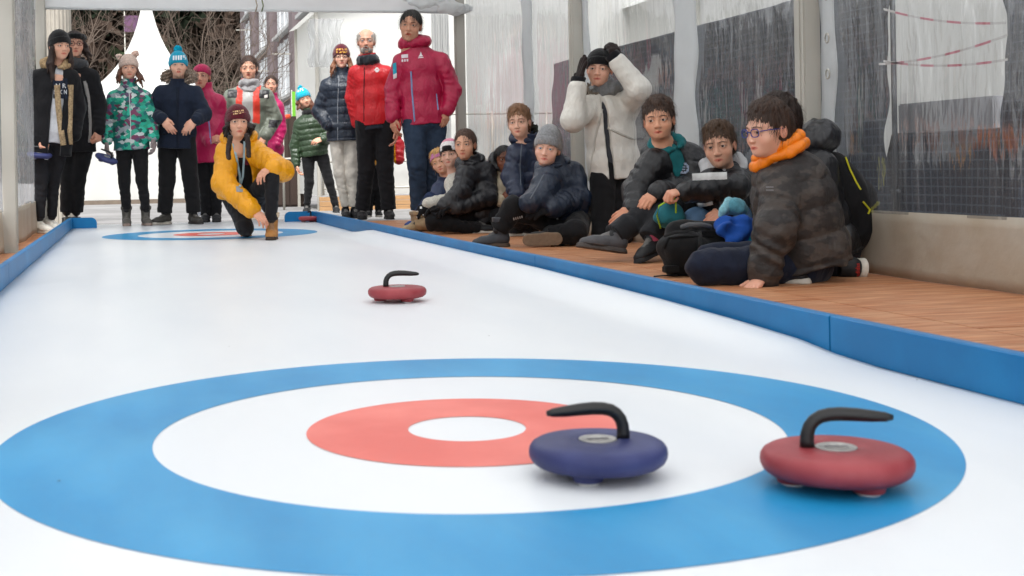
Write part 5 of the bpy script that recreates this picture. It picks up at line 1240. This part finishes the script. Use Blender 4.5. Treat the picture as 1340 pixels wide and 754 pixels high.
# 12 man in magenta jacket
D12 = 10.5
p = Person(Z3, D12, dict(hd=(446, 84, -.02), nk=(462, 158, .05), sr=(408, 196, -.02), sl=(556, 190, .06), er=(388, 296, .02), wr=(386, 388, -.05), el=(584, 296, .06), wl=(566, 366, -.02), pv=(490, 392, .03), kr=(466, 540, -.05), kl=(528, 545, .05), ar=(472, 690, -.02), al=(502, 700, .1)),
           'tall dark-haired man in magenta jacket and blue jeans', sc=1.1, head=.262, kind='man', mouth=1, yaw=-8, pitch=-4, roll=-6, skin='#c08e74', ground=DZ, brow='#1c1512')
p.hand('r', (392, 440, -.08), 'relax', back=-RGT*.6-FWD*.6); p.hand('l', (556, 412, -.05), 'relax', back=RGT*.4-FWD*.8)
p.body(); p.trousers('#2d3a4c', th=.014, mt=M_DENIM, loose=.012); p.top('#a8123f', th=.026, hem=.05, collar=.07, noise=.004)
p.ring('#a8123f', 'hood', r0=.034, r1=.065, rx=.08, ry=.075, z0=.035, zb=.02)
p.hairmesh('crop', '#17120f', fringe=.07)
p.strip('jacket', ((447, 235), (450, 300), (460, 412)), .014, '#7c8fb8', 'zip'); p.strip('jacket', ((530, 308), (536, 362)), .012, '#7c8fb8', 'pocket_zip')
p.patch('jacket', ((415, 180), (437, 178), (438, 202), (416, 204)), '#d9cdd2', 'chest_badge', mask=lambda i, j: j in (0, 1, 2) or (j > 3 and i % 3 != 2))
p.patch('jacket', ((470, 172), (488, 170), (488, 190), (470, 192)), '#e4dde0', 'chest_logo', nu=9, nv=8, mask=lambda i, j: (j < 6 and abs(i-4) <= j*.55+.3) or (j == 7))
p.patch('jacket', ((386, 210), (398, 205), (400, 240), (388, 246)), '#2c95ad', 'sleeve_badge'); p.patch('jacket', ((388, 246), (400, 240), (400, 256), (389, 260)), '#dcd6d8', 'sleeve_badge')
p.shoe('r', (466, 700, -.2), upper='#2a2a2c'); p.shoe('l', (512, 716, -.05), upper='#2a2a2c')

# 13 blond child in pink hat, sitting
D13 = gD(557, 299, DZ)+.35
p = Person(Z4, D13, dict(hd=(228, 318, 0), nk=(250, 400, .05), sr=(215, 430, .0), sl=(300, 425, .08), er=(205, 490, -.05), wr=(165, 520, -.15), el=(310, 500, .08), wl=(250, 530, -.05), pv=(275, 530, .1), kr=(180, 480, -.08), kl=(210, 500, .05), ar=(120, 560, -.15), al=(160, 570, 0)),
           'blond child in pink beanie and blue jacket leaning out from the seated row', sc=.75, head=.205, yaw=-14, roll=18, skin='#dba98e', iris='hazel', ground=DZ, brow='#8a6a48')
p.body(); p.trousers('#2a3550', th=.01, mt=M_DENIM); p.top('#22304f', th=.02, hem=.02, collar=.03)
p.hairmesh('short', '#c29a5e', fringe=.055); p.beanie('#c877ab', top=-.004, front=.052, back=-.02, brim=False)
p.shoe('r', (70, 570, -.25), upper='#21407c', sole='#ccc8c0'); p.shoe('l', (120, 575, -.1), upper='#21407c', sole='#ccc8c0')
p.ring('#c98b42', 'neck_fur', r0=.03, r1=.03, rx=.06, ry=.06, z0=-.01, mt=M_FUR, noise=.008)

# 14 girl in black and white hat
D14 = gD(555, 304, DZ)+.12
p = Person(Z4, D14, dict(hd=(272, 282, .08), nk=(305, 362, .12), sr=(280, 400, .02), sl=(360, 395, .2), er=(300, 478, -.05), wr=(165, 505, -.12), el=(380, 480, .2), wl=(330, 520, .1), pv=(330, 550, .15), kr=(190, 590, -.1), kl=(220, 560, .1), ar=(110, 596, -.12), al=(140, 590, .05)),
           'girl in white sweater with pink, white and black hat, behind the black puffer girl', sc=.78, head=.205, yaw=-16, roll=6, skin='#dcae98', iris='hazel', ground=DZ, brow='#5a4030')
p.hand('r', (118, 548, -.15), 'relax', back=-FWD*.6+UPV*.5, glove='#17171a'); p.body(); p.trousers('#a08a6c', th=.01); p.top('#cfcabf', 'sweater', th=.02, hem=.02, mt=M_KNIT)
p.hairmesh('long', '#8a5f3c', ends=[((-.06, .02, -.02), (-.07, .06, -.17), .025, .015)])
def paint14(P, hgt, ang, C): C[hgt < .045] = hexc('#17171a'); C[(hgt > .09)] = hexc('#d9879d'); C[(hgt < .045) & (abs(np.sin(ang*2.5)) > .93) & (hgt > .01)] = hexc('#e6e2e0'); return C
p.beanie('#e6e0de', top=.01, front=.03, paint=paint14)
for q, w_ in (((122, 540), .012), ((140, 520), .01), ((118, 565), .01), ((152, 555), .008)): p.patch('glove', ((q[0]-5, q[1]-5), (q[0]+5, q[1]-5), (q[0]+5, q[1]+5), (q[0]-5, q[1]+5)), '#dcdad8', 'dot', nu=2, nv=2)
p.shoe('r', (62, 606, -.2), 'boot', upper='#a38c6c', sole='#7d6c56'); p.shoe('l', (100, 596, 0), 'boot', upper='#a38c6c', sole='#7d6c56')

# 15 girl in black puffer
D15 = gD(575, 306, DZ)
p = Person(Z4, D15, dict(hd=(338, 236, .05), nk=(366, 318, .1), sr=(330, 352, .0), sl=(434, 344, .14), er=(320, 450, -.05), wr=(240, 520, -.1), el=(440, 478, .03), wl=(290, 526, -.1), pv=(440, 545, .15), kr=(205, 560, .1), kl=(190, 588, -.1), ar=(330, 600, .2), al=(400, 615, -.02)),
           'girl with dark tied hair in black puffer jacket, sitting cross-legged', sc=.83, head=.215, yaw=-14, pitch=-2, skin='#d5a286', ground=DZ, brow='#2a1c15', gaze=8, res=.0065)
p.hand('l', (205, 520, -.15), 'drape', back=UPV, glove='#111113'); p.hand('r', (190, 520, -.1), 'drape', back=UPV, glove='#111113')
p.body(); p.trousers('#161618', th=.008, noise=.004); p.top('#1b1b1f', th=.032, hem=.04, quilt=.062, collar=.04)
p.ring('#1b1b1f', 'hood', r0=.03, r1=.075, rx=.085, ry=.09, z0=.0, zb=.0, gap=.3); p.ring('#8c3a3c', 'red_collar', r0=.02, r1=.03, rx=.055, ry=.055, z0=.015, mt=M_CLOTH)
p.hairmesh('tied', '#4a3226', fringe=.078); p.shoe('l', (440, 625, -.02), upper='#17171a', size=.75); p.shoe('r', (360, 615, .2), upper='#17171a', size=.75)
p.strip('jacket', ((330, 345), (312, 430), (300, 500)), .006, '#3b3b40', 'zip')

# 16 dark-skinned child
D16 = gD(670, 306, DZ)+.3
p = Person(Z4, D16, dict(hd=(514, 305, 0), nk=(512, 388, .05), sr=(475, 415, .0), sl=(560, 410, .08), er=(470, 480, -.02), wr=(505, 490, -.1), el=(575, 480, .05), wl=(560, 520, 0), pv=(520, 540, .1), kr=(480, 560, -.1), kl=(560, 560, -.1), ar=(470, 590, .05), al=(560, 590, .1)),
           'child with brown skin and dark hair peeking out behind the navy puffer boy', sc=.75, head=.2, yaw=10, skin='#7a4a34', ground=DZ, brow='#17100c')
p.hand('r', (530, 455, -.12), 'grip'); p.body(); p.trousers('#1a1a1c'); p.top('#b9ac94', th=.022, hem=.02, collar=.04, mt=M_CLOTH)
p.hairmesh('crop', '#15100e', fringe=.05); p.ring('#161618', 'hood', r0=.02, r1=.06, rx=.1, ry=.09, z0=.06, zb=.09, gap=.9)
p.shoe('r', (450, 600, 0), upper='#1c1c1e', size=.7); p.shoe('l', (560, 600, .1), upper='#1c1c1e', size=.7)

# 17 boy in navy puffer
D17 = gD(690, 309, DZ)+.08
p = Person(Z4, D17, dict(hd=(580, 136, 0), nk=(618, 224, .08), sr=(565, 262, .0), sl=(690, 250, .1), er=(548, 380, .0), wr=(572, 470, -.1), el=(700, 380, .1), wl=(680, 470, 0), pv=(640, 500, .12), kr=(540, 560, -.15), kl=(660, 560, -.15), ar=(600, 600, -.02), al=(640, 600, .05)),
           'brown-haired boy in navy puffer jacket with furry hood, sitting upright', sc=.84, head=.215, yaw=-12, pitch=-3, roll=4, skin='#dcae96', iris='hazel', ground=DZ, brow='#5a3f2c', res=.0065)
p.hand('r', (592, 508, -.14), 'relax'); p.body(); p.trousers('#1b1b1f', th=.01); p.top('#1d2840', th=.032, hem=.04, quilt=.075, collar=.04)
p.ring('#1d2840', 'hood', r0=.03, r1=.07, rx=.085, ry=.09, z0=.01, zb=.02, gap=.4); p.ring('#33352f', 'hood_lining', r0=.02, r1=.045, rx=.075, ry=.075, z0=.04, zb=.05, gap=1.0, mt=M_FUR, noise=.012, nf=150)
p.hairmesh('short', '#7d5a3f', fringe=.07); p.strip('jacket', ((592, 226), (584, 330), (588, 420)), .006, '#5f6670', 'zip')
p.shoe('r', (570, 615, -.05), upper='#1c1c1e', size=.75); p.shoe('l', (620, 615, 0), upper='#1c1c1e', size=.75)

# 18 boy in grey beanie
D18 = gD(690, 321.5, DZ)
p = Person(Z4, D18, dict(hd=(708, 254, .05), nk=(735, 338, .12), sr=(690, 372, -.02), sl=(822, 350, .16), er=(668, 480, -.08), wr=(618, 500, -.14), el=(846, 478, .1), wl=(722, 522, -.1), pv=(806, 575, .15), kr=(556, 520, -.06), kl=(836, 630, -.12), ar=(486, 624, -.06), al=(716, 650, -.1)),
           'boy in light grey beanie and navy jacket with grey suede boot stretched out', sc=.86, head=.21, yaw=-10, roll=-8, pitch=-2, skin='#e0b09a', iris='blue', ground=DZ, brow='#7a5c44', res=.006)
p.hand('l', (660, 535, -.14), 'relax', glove='#17171a'); p.body(); p.trousers('#141416', th=.014, noise=.004, loose=.012); p.top('#1b2638', th=.034, hem=.03, quilt=.13, collar=.05, noise=.005)
p.ring('#1b2638', 'hood', r0=.03, r1=.06, rx=.085, ry=.09, z0=.01, zb=.0, gap=.4)
p.hairmesh('crop', '#8a6a4a'); p.beanie('#8d8e90', top=.03, front=.03, rib=60)
p.strip('jacket', ((690, 372), (660, 430), (630, 480)), .008, '#6b7078', 'zip')
def b18(V, C): C[V[:, 2] > .16] = C[V[:, 2] > .16]*1.3; return C
p.shoe('r', (330, 672, -.06), 'boot', upper='#34373c', sole='#4a3d33', size=.86, paint=b18)
p.shoe('l', (600, 652, -.1), 'boot', upper='#3a3b3c', sole='#7d6c5a', size=.84, ground=False, up=FWD+UPV*.15)
p.patch('trousers', ((553, 566), (594, 556), (596, 566), (555, 577)), '#b9bcbe', 'reflective_print', nu=9, nv=2, mask=lambda i, j: i % 2 == 0); p.patch('trousers', ((742, 545), (752, 543), (756, 572), (748, 573)), '#c9ccce', 'white_tab', nu=2, nv=4)

# 19 girl in white parka kneeling upright, hands on her hat
D19 = depth(np.array([2.42, 6.9, 0]))
p = Person(Z5, D19, dict(hd=(152, 142, 0), nk=(172, 214, .06), sr=(104, 250, .0), sl=(246, 240, .1), er=(70, 300, -.12), wr=(84, 196, -.1), el=(274, 205, -.14), wl=(206, 118, -.12), pv=(196, 440, .08), kr=(160, 655, -.05), kl=(222, 655, .0), ar=(172, 672, .33), al=(232, 672, .36)),
           'child in white parka with both gloved hands held against a black beanie', sc=.87, head=.215, yaw=-8, pitch=-3, roll=-4, skin='#d8a890', ground=DZ, brow='#2a1c15', res=.0065)
p.hand('r', (112, 66, -.08), 'flat', back=-RGT*.8-FWD*.3, glove='#241a18', size=.98); p.hand('l', (186, 36, -.04), 'relax', back=RGT*.4-FWD, glove='#241a18', size=.98)
p.body(); p.trousers('#151517', th=.012)
p.top('#3a3c42', 'sweater', th=.004, hem=.05, sleeves=False, mt=M_KNIT); p.top('#d3cfc6', th=.03, hem=.075, mt=M_NYLON, open_=(.017, -.07), flare=.012, noise=.0015, fold=.0008)
p.ring('#77797a', 'scarf', r0=.055, r1=.05, rx=.06, ry=.06, z0=.02, mt=M_KNIT, noise=.008); p.ring('#7d7468', 'fur_hood', r0=.02, r1=.055, rx=.1, ry=.1, z0=-.01, zb=.02, gap=1.2, mt=M_FUR, noise=.016, nf=180)
p.beanie('#0f0f11', top=.004, front=.03)
for s_, (a, b) in (('r', ('er', 'wr')), ('l', ('el', 'wl'))):
    d_ = nrm(p.J[b]-p.J[a]); S = SDF().cone(p.J[b]-d_*.03, p.J[b]+d_*.055, .045, .043, k=.0, cut=2); V, F = S.mesh(.005, .002, 80); p.add('glove_cuff', V, F, '#17171a', M_CLOTH)
p.strip('jacket', ((160, 265), (140, 350), (118, 500)), .014, '#bdb9b0', 'zip_placket', M_CLOTH); p.strip('jacket', ((172, 322), (222, 345), (270, 366)), .014, '#b5b1a8', 'pocket_flap', M_CLOTH)
p.shoe('r', (180, 690, .5), 'boot', upper='#2a2a2c', sole='#333333', ground=False, up=FWD*.5-UPV, size=.8)
p.shoe('l', (240, 690, .5), 'boot', upper='#2a2a2c', sole='#333333', ground=False, up=FWD*.5-UPV, size=.8)

# 20 boy with teal hood
D20 = gD(838, 343, DZ)+.28
p = Person(Z5, D20, dict(hd=(335, 300, 0), nk=(362, 385, .06), sr=(306, 420, .0), sl=(430, 400, .1), er=(268, 520, .0), wr=(262, 576, -.1), el=(440, 510, .0), wl=(332, 524, -.14), pv=(410, 600, .15), kr=(318, 575, -.1), kl=(372, 560, -.12), ar=(196, 656, -.2), al=(310, 668, -.24)),
           'dark-haired boy in black puffer jacket over a teal hoodie', sc=.88, head=.215, yaw=-6, pitch=-2, roll=4, skin='#d09a7c', ground=DZ, brow='#221712', gaze=6, res=.0062)
p.hand('r', (196, 602, -.16), 'relax', back=-FWD*.9+UPV*.4); p.hand('l', (278, 566, -.2), 'drape', back=UPV*.8-FWD*.6)
p.body(); p.trousers('#232427', th=.014, noise=.004, loose=.01); p.top('#1f6a6e', 'hoodie', th=.014, hem=.02, mt=M_CLOTH, sleeves=False)
p.top('#17171a', th=.032, hem=.03, quilt=.07, open_=(.05, -.015)); p.ring('#1f6a6e', 'teal_hood', r0=.03, r1=.05, rx=.066, ry=.07, z0=.005, zb=.02, gap=.25, mt=M_CLOTH); p.ring('#17171a', 'hood', r0=.02, r1=.07, rx=.1, ry=.1, z0=-.02, zb=.0, gap=1.3)
p.hairmesh('short', '#3d2a1e', fringe=.068)
p.patch('jacket', ((395, 430), (428, 432), (427, 466), (393, 464)), '#8d96a8', 'round_badge', nu=9, nv=9, mask=lambda i, j: 9 < (i-4)**2+(j-4)**2 < 21 or (i in (3, 4, 5) and j in (3, 5)))
p.marks('hoodie', ((330, 425), (352, 420), (346, 470), (326, 478)), '#c9d4d4', 'lettering', 2, 9)
p.shoe('r', (84, 640, -.22), upper='#4b4b4e', sole='#4a4441', ground=False, up=UPV*.75-RGT*.55, size=.92)
p.shoe('l', (226, 712, -.42), upper='#1a1a1c', sole='#1d1d1e', size=.9, ground=False, up=UPV*.95-RGT*.25+FWD*.15)
p.strip('shoe', ((262, 672), (270, 690)), .006, '#d4d4d4', 'lace_tag')
S = SDF().cone(p.pt(318, 650, -.24), p.pt(324, 672, -.24), .034, .034, k=0, cut=2); V, F = S.mesh(.005); p.add('sock', V, F, '#a5455a', M_KNIT)

# 21 boy in white and black jacket
D21 = gD(930, 345, DZ)+.25
p = Person(Z6, D21, dict(hd=(264, 208, 0), nk=(284, 290, .06), sr=(224, 318, -.02), sl=(346, 300, .1), er=(232, 400, -.05), wr=(288, 430, -.16), el=(318, 352, -.12), wl=(142, 366, -.2), pv=(330, 470, .15), kr=(190, 462, -.12), kl=(300, 470, -.12), ar=(190, 570, .0), al=(260, 590, .02)),
           'brown-haired boy in white and black jacket holding a lime cord', sc=.84, head=.212, yaw=-10, pitch=-6, roll=6, skin='#d3a085', ground=DZ, brow='#2c1e16', gaze=6, res=.0058)
p.hand('l', (66, 378, -.22), 'grip', back=UPV*.9-FWD*.4); p.hand('r', (236, 452, -.2), 'relax')
def paint21(s, V, C):
    x, y, z = s.loc(V); C[:] = hexc('#17171a'); return C
p.body(); p.trousers('#52708f', th=.012, mt=M_DENIM); p.top('#17171a', th=.026, hem=.03, paint=paint21, noise=.004); p.ring('#b9b9ba', 'hood', r0=.035, r1=.065, rx=.085, ry=.085, z0=.0, zb=.02, gap=.25, mt=M_CLOTH, noise=.005)
p.hairmesh('short', '#46311f', fringe=.056)
p.strip('jacket', ((172, 328), (230, 324), (290, 322)), .062, '#d2d2d0', 'white_sleeve_band', M_CLOTH); p.strip('jacket', ((128, 460), (190, 412), (240, 400)), .03, '#a6a8a8', 'white_panel', M_CLOTH)
p.shoe('r', (170, 590, -.1), upper='#1a1a1c'); p.shoe('l', (240, 600, -.1), upper='#1a1a1c')

# 22 boy in camouflage jacket
def camo():
    new = 'camouflage' not in MATS; m = mat('camouflage', '#453f3b', rough=.6, spec=.3, bump=(.5, 22, 1.2), color2='#302d2c', cscale=11, cramp=(.46, .52), stretch=(1, 1, 1.8), noise=(.2, 40, 0))
    if new: crumple(m, 18, .01, (1, 1, .55), .12, .4)
    return m
D22 = gD(1000, 376, DZ)+.16
p = Person(Z6, D22, dict(hd=(432, 158, 0), nk=(492, 268, .06), sr=(508, 300, .2), sl=(470, 326, -.04), er=(560, 420, .25), wr=(540, 520, .22), el=(452, 490, -.12), wl=(416, 655, -.12), pv=(556, 596, .08), kr=(230, 600, .22), kl=(205, 622, -.06), ar=(420, 640, .2), al=(440, 655, .02)),
           'boy with blue glasses in dark camouflage jacket with orange collar, leaning on one hand', sc=.87, head=.214, yaw=-52, pitch=-6, roll=0, skin='#dcaa92', ground=DZ, brow='#2a1b13', res=.0055, gaze=-4)
p.hand('l', (376, 690, -.16), 'flat', back=UPV)
p.body(); p.trousers('#1a2030', th=.014, noise=.004); p.top('#353233', th=.046, hem=.02, quilt=.105, mt=camo(), noise=.005, sleeve_th=.036, deep=.95, fold=.003)
p.ring('#f0820f', 'orange_collar', r0=.022, r1=.024, rx=.07, ry=.1, z0=.008, zb=.06, mt=M_NYLON, noise=.004, nf=40, center=p.pt(476, 246, .03)); p.ring('#f0820f', 'orange_collar', r0=.025, r1=.026, rx=.075, ry=.112, z0=-.02, zb=.055, mt=M_NYLON, noise=.005, nf=40, center=p.pt(476, 246, .03))
p.ring('#353233', 'hood', r0=.02, r1=.085, rx=.085, ry=.1, z0=-.02, zb=-.06, gap=1.2, mt=camo(), noise=.006, nf=40)
p.hairmesh('short', '#38261b', fringe=.064); p.glasses('#263a86', .022, .0165)
p.patch('jacket', ((422, 348), (448, 348), (448, 364), (422, 364)), '#6b6869', 'sleeve_tag', nu=8, nv=3, mask=lambda i, j: j != 1)
p.shoe('l', (470, 660, 0), upper='#1a1a1c', size=.8) ; p.shoe('r', (440, 650, .22), upper='#1a1a1c', size=.8)

# 23 boy behind with rucksack
D23 = D22+.38
p = Person(Z6, D23, dict(hd=(462, 130, 0), nk=(560, 232, .03), sr=(540, 270, .16), sl=(590, 262, -.1), er=(520, 400, .15), wr=(480, 470, .1), el=(600, 400, -.1), wl=(560, 480, -.1), pv=(650, 555, .05), kr=(520, 560, .2), kl=(500, 580, -.05), ar=(660, 600, .12), al=(676, 624, -.15)),
           'boy in black hooded jacket with a rucksack, mostly hidden behind the camouflage jacket boy', sc=.87, head=.215, yaw=-50, skin='#dcaa92', ground=DZ, brow='#2a1b13', res=.006)
p.body(); p.trousers('#1c1d22', th=.014); p.top('#1d1d20', th=.036, hem=.02, quilt=.1, mt=M_NYLON); p.ring('#252528', 'hood', r0=.03, r1=.08, rx=.09, ry=.1, z0=.02, zb=.03, gap=.8, noise=.006, nf=40)
p.hairmesh('short', '#2a1d16', fringe=.058)
def sh23(V, C): C[V[:, 1] < -.02] = hexc('#1f2022'); C[(V[:, 1] > -.02) & (V[:, 1] < .03)] = hexc('#2f6f77'); return C
p.shoe('l', p.J['al']+FWD*.2-RGT*.03-UPV*.02, upper='#1f2022', sole='#d8d2c6', size=.95, paint=sh23, ground=False, up=-RGT+UPV*.1); p.shoe('r', (610, 640, .1), upper='#1f2022', sole='#d8d2c6', size=.9)
p.text('shoe', 'adidas', ((727, 656), (727, 610), (741, 610), (741, 656)), '#c23a34')
P23 = p

# ------------------------------------------------------------------ bags and small things
def bagmesh(root, name, S, color, mt=M_CLOTH, res=.007, noise=.004, nf=30, parent=None):
    V, F = S.mesh(res, noise, nf, 6); o = np.array(root.location); return link(name, mesh_np(name, V-o.astype(np.float32), F, hexc(color)), mt, parent or root)
def worldtube(root, pts, r, name, c, mt=M_CLOTH, parent=None, flat=1.):
    o = np.array(root.location); m = MB().tube([np.asarray(q)-o for q in pts], r, 8, flat=flat); return m.build(name, mt, parent or root, smooth=True, C=c)
# rucksack worn by the boy behind
z6 = P23.pt
b0, b1 = z6(668, 300, -.02), z6(728, 500, -.02)
root = empty('rucksack', (b1[0], b1[1], b1[2]-.15), 'black rucksack with yellow zips worn on the back beside the plastic wall', 'rucksack')
S = SDF().cone(z6(650, 290, .0), z6(700, 400, .0), .075, .1, k=.04).cone(z6(700, 400, .0), z6(716, 490, .0), .1, .095, k=.04).cone(z6(738, 430, -.03), z6(738, 490, -.03), .06, .065, k=.03)
o_ = bagmesh(root, 'bag_body', S, '#121214')
Vb, Fb = S.mesh(.012); bv = BVHTree.FromPolygons([Vector(map(float, v)) for v in Vb], [list(map(int, f)) for f in Fb])
for path in (((690, 240), (708, 290), (730, 335), (745, 360)), ((752, 400), (776, 428), (770, 442))):
    V, F = project_strip(bv, [P23.px(*q) for q in path], .007, .006)
    if F: me = mesh_np('zip', np.array(V)-np.array(root.location), F, hexc('#b9b32a')); link('zip', me, M_PLAIN, root)
worldtube(root, [z6(628, 250, -.08), z6(612, 320, -.12), z6(640, 420, -.13), z6(690, 500, -.1)], .016, 'shoulder_strap', '#17171a')
# black rucksack lying in front of the boy in white and black
D = gD(912, 362, DZ); zz = lambda x, y, dd=0: at(840+x/2.6, 110+y/2.6, D+dd)
c = zz(190, 640); root = empty('rucksack', (c[0], c[1], DZ), 'black rucksack lying on the deck in front of the boy with the lime cord', 'rucksack')
S = SDF()
S.cone(zz(115, 500, .08), zz(250, 500, .1), .042, .045, k=.04).cone(zz(95, 560, .04), zz(270, 570, .08), .055, .06, k=.05).cone(zz(125, 620, .04), zz(250, 620, .06), .055, .055, k=.04).ell(zz(150, 560, .0), (.09, .06, .07), k=.03)
S.plane((0, 0, DZ+.001), (0, 0, -1))
o_ = bagmesh(root, 'bag_body', S, '#161617', res=.006)
Vb, Fb = S.mesh(.01); bv = BVHTree.FromPolygons([Vector(map(float, v)) for v in Vb], [list(map(int, f)) for f in Fb])
def onbag(path, wd, c, nm):
    V, F = project_strip(bv, [(840+q[0]/2.6, 110+q[1]/2.6) for q in path], wd, .006)
    if F: link(nm, mesh_np(nm, np.array(V)-np.array(root.location), F, hexc(c)), M_CLOTH, root)
onbag(((75, 520), (110, 505), (240, 500), (300, 530)), .014, '#2a2a2b', 'zip_band'); onbag(((75, 560), (90, 525), (140, 520), (250, 520)), .009, '#0b0b0c', 'zip'); onbag(((190, 500), (195, 560), (200, 620)), .03, '#232324', 'webbing')
worldtube(root, [zz(136, 488, .03), zz(160, 480, .0), zz(200, 480, .0), zz(232, 486, .03)], .011, 'carry_handle', '#57585a')
m_ = MB().box((-.03, -.02, -.014), (.03, .02, .014), c=zz(98, 630, -.03)-np.array(root.location)); m_.build('buckle', M_RUBBER, root, C='#0e0e0f', bevel=.004)
worldtube(root, [zz(40, 655, -.02), zz(70, 652, -.03), zz(120, 650, -.02)], .006, 'loose_strap', '#1a1a1b', flat=.5)
# teal drawstring pouch with lime cord
zc = lambda x, y, dd=0: at(780+x/5.8, 230+y/5.8, D21-.12+dd)
c = zc(540, 330); root = empty('drawstring_pouch', c, 'teal drawstring pouch on a lime green cord', 'pouch')
S = SDF().cone(zc(540, 200), zc(560, 300), .022, .055, k=.03).cone(zc(520, 300), zc(610, 320), .045, .05, k=.03)
bagmesh(root, 'pouch', S, '#22626b', noise=.006, nf=60)
worldtube(root, [zc(490, 400, -.03), zc(462, 300, -.05), zc(478, 230, -.06), zc(530, 200, -.06), zc(565, 170, -.08), zc(590, 155, -.09)], .0042, 'cord', '#9bc22e', M_RUBBER)
worldtube(root, [zc(590, 155, -.09), zc(606, 210, -.07), zc(606, 280, -.05), zc(600, 330, -.04)], .0042, 'cord', '#9bc22e', M_RUBBER)
pc_ = [gnd(780+x/5.8, 230+y/5.8, DZ+.006) for x, y in ((468, 575), (500, 600), (545, 632))]
o_ = MB().tube(pc_, .005, 8).build('cord', M_RUBBER, smooth=True, C='#9bc22e'); tag(o_, 'end of a lime green cord lying on the deck under the rucksack', 'cord')
# blue fleece and turquoise knitted hat
c = zz(335, 510); root = empty('fleece', (c[0], c[1], c[2]-.05), 'royal blue and turquoise fleece bundled between the rucksack and the camouflage boy', 'garment')
S = SDF().cone(zz(270, 476, .02), zz(345, 470, .0), .028, .03, k=.015).cone(zz(290, 500, -.02), zz(370, 490, -.02), .032, .03, k=.015).cone(zz(305, 525, -.03), zz(372, 545, -.02), .034, .028, k=.015).cone(zz(345, 470, .0), zz(378, 530, -.01), .028, .03, k=.015).ell(zz(330, 510, .03), (.06, .05, .05), k=.02)
V, F = S.mesh(.006, .009, 60, 3); px_ = (V-c)@RGT; C = np.tile(hexc('#1e4c9c'), (len(V), 1)); C[(px_-(V[:, 2]-c[2])*.5) > .035] = hexc('#1784a0')
link('fleece_cloth', mesh_np('fleece_cloth', V-np.array(root.location, np.float32), F, C), M_CLOTH, root)
c = zz(315, 415, .05); root = empty('knitted_hat', (c[0], c[1], c[2]-.04), 'turquoise knitted hat lying on the lap of the boy in white and black', 'hat')
S = SDF().cone(zz(285, 430, .05), zz(325, 415, .05), .022, .03, k=.02).cone(zz(320, 415, .05), zz(350, 432, .05), .028, .016, k=.02)
bagmesh(root, 'knit', S, '#5f9fb0', M_KNIT, noise=.006, nf=80); bagmesh(root, 'knit_brim', SDF().cone(zz(274, 440, .04), zz(300, 402, .05), .019, .019, k=.01), '#7fb4c0', M_KNIT, noise=.004, nf=90)
# dark bag by the left wall
pbg = gnd(37, 300, DZ); root = empty('bag', (pbg[0], pbg[1]+.2, DZ), 'dark bag on the deck against the left plastic wall', 'bag')
S = SDF().cone(pbg+(0.0, .2, .08), pbg+(.0, .45, .09), .075, .08, k=.03).ell(pbg+(0, .3, .17), (.06, .12, .07), k=.04); S.plane((0, 0, DZ+.001), (0, 0, -1)); bagmesh(root, 'bag_body', S, '#19191b')
worldtube(root, [pbg+(.05, .22, .17), pbg+(.07, .3, .26), pbg+(.05, .4, .17)], .01, 'strap', '#101011')
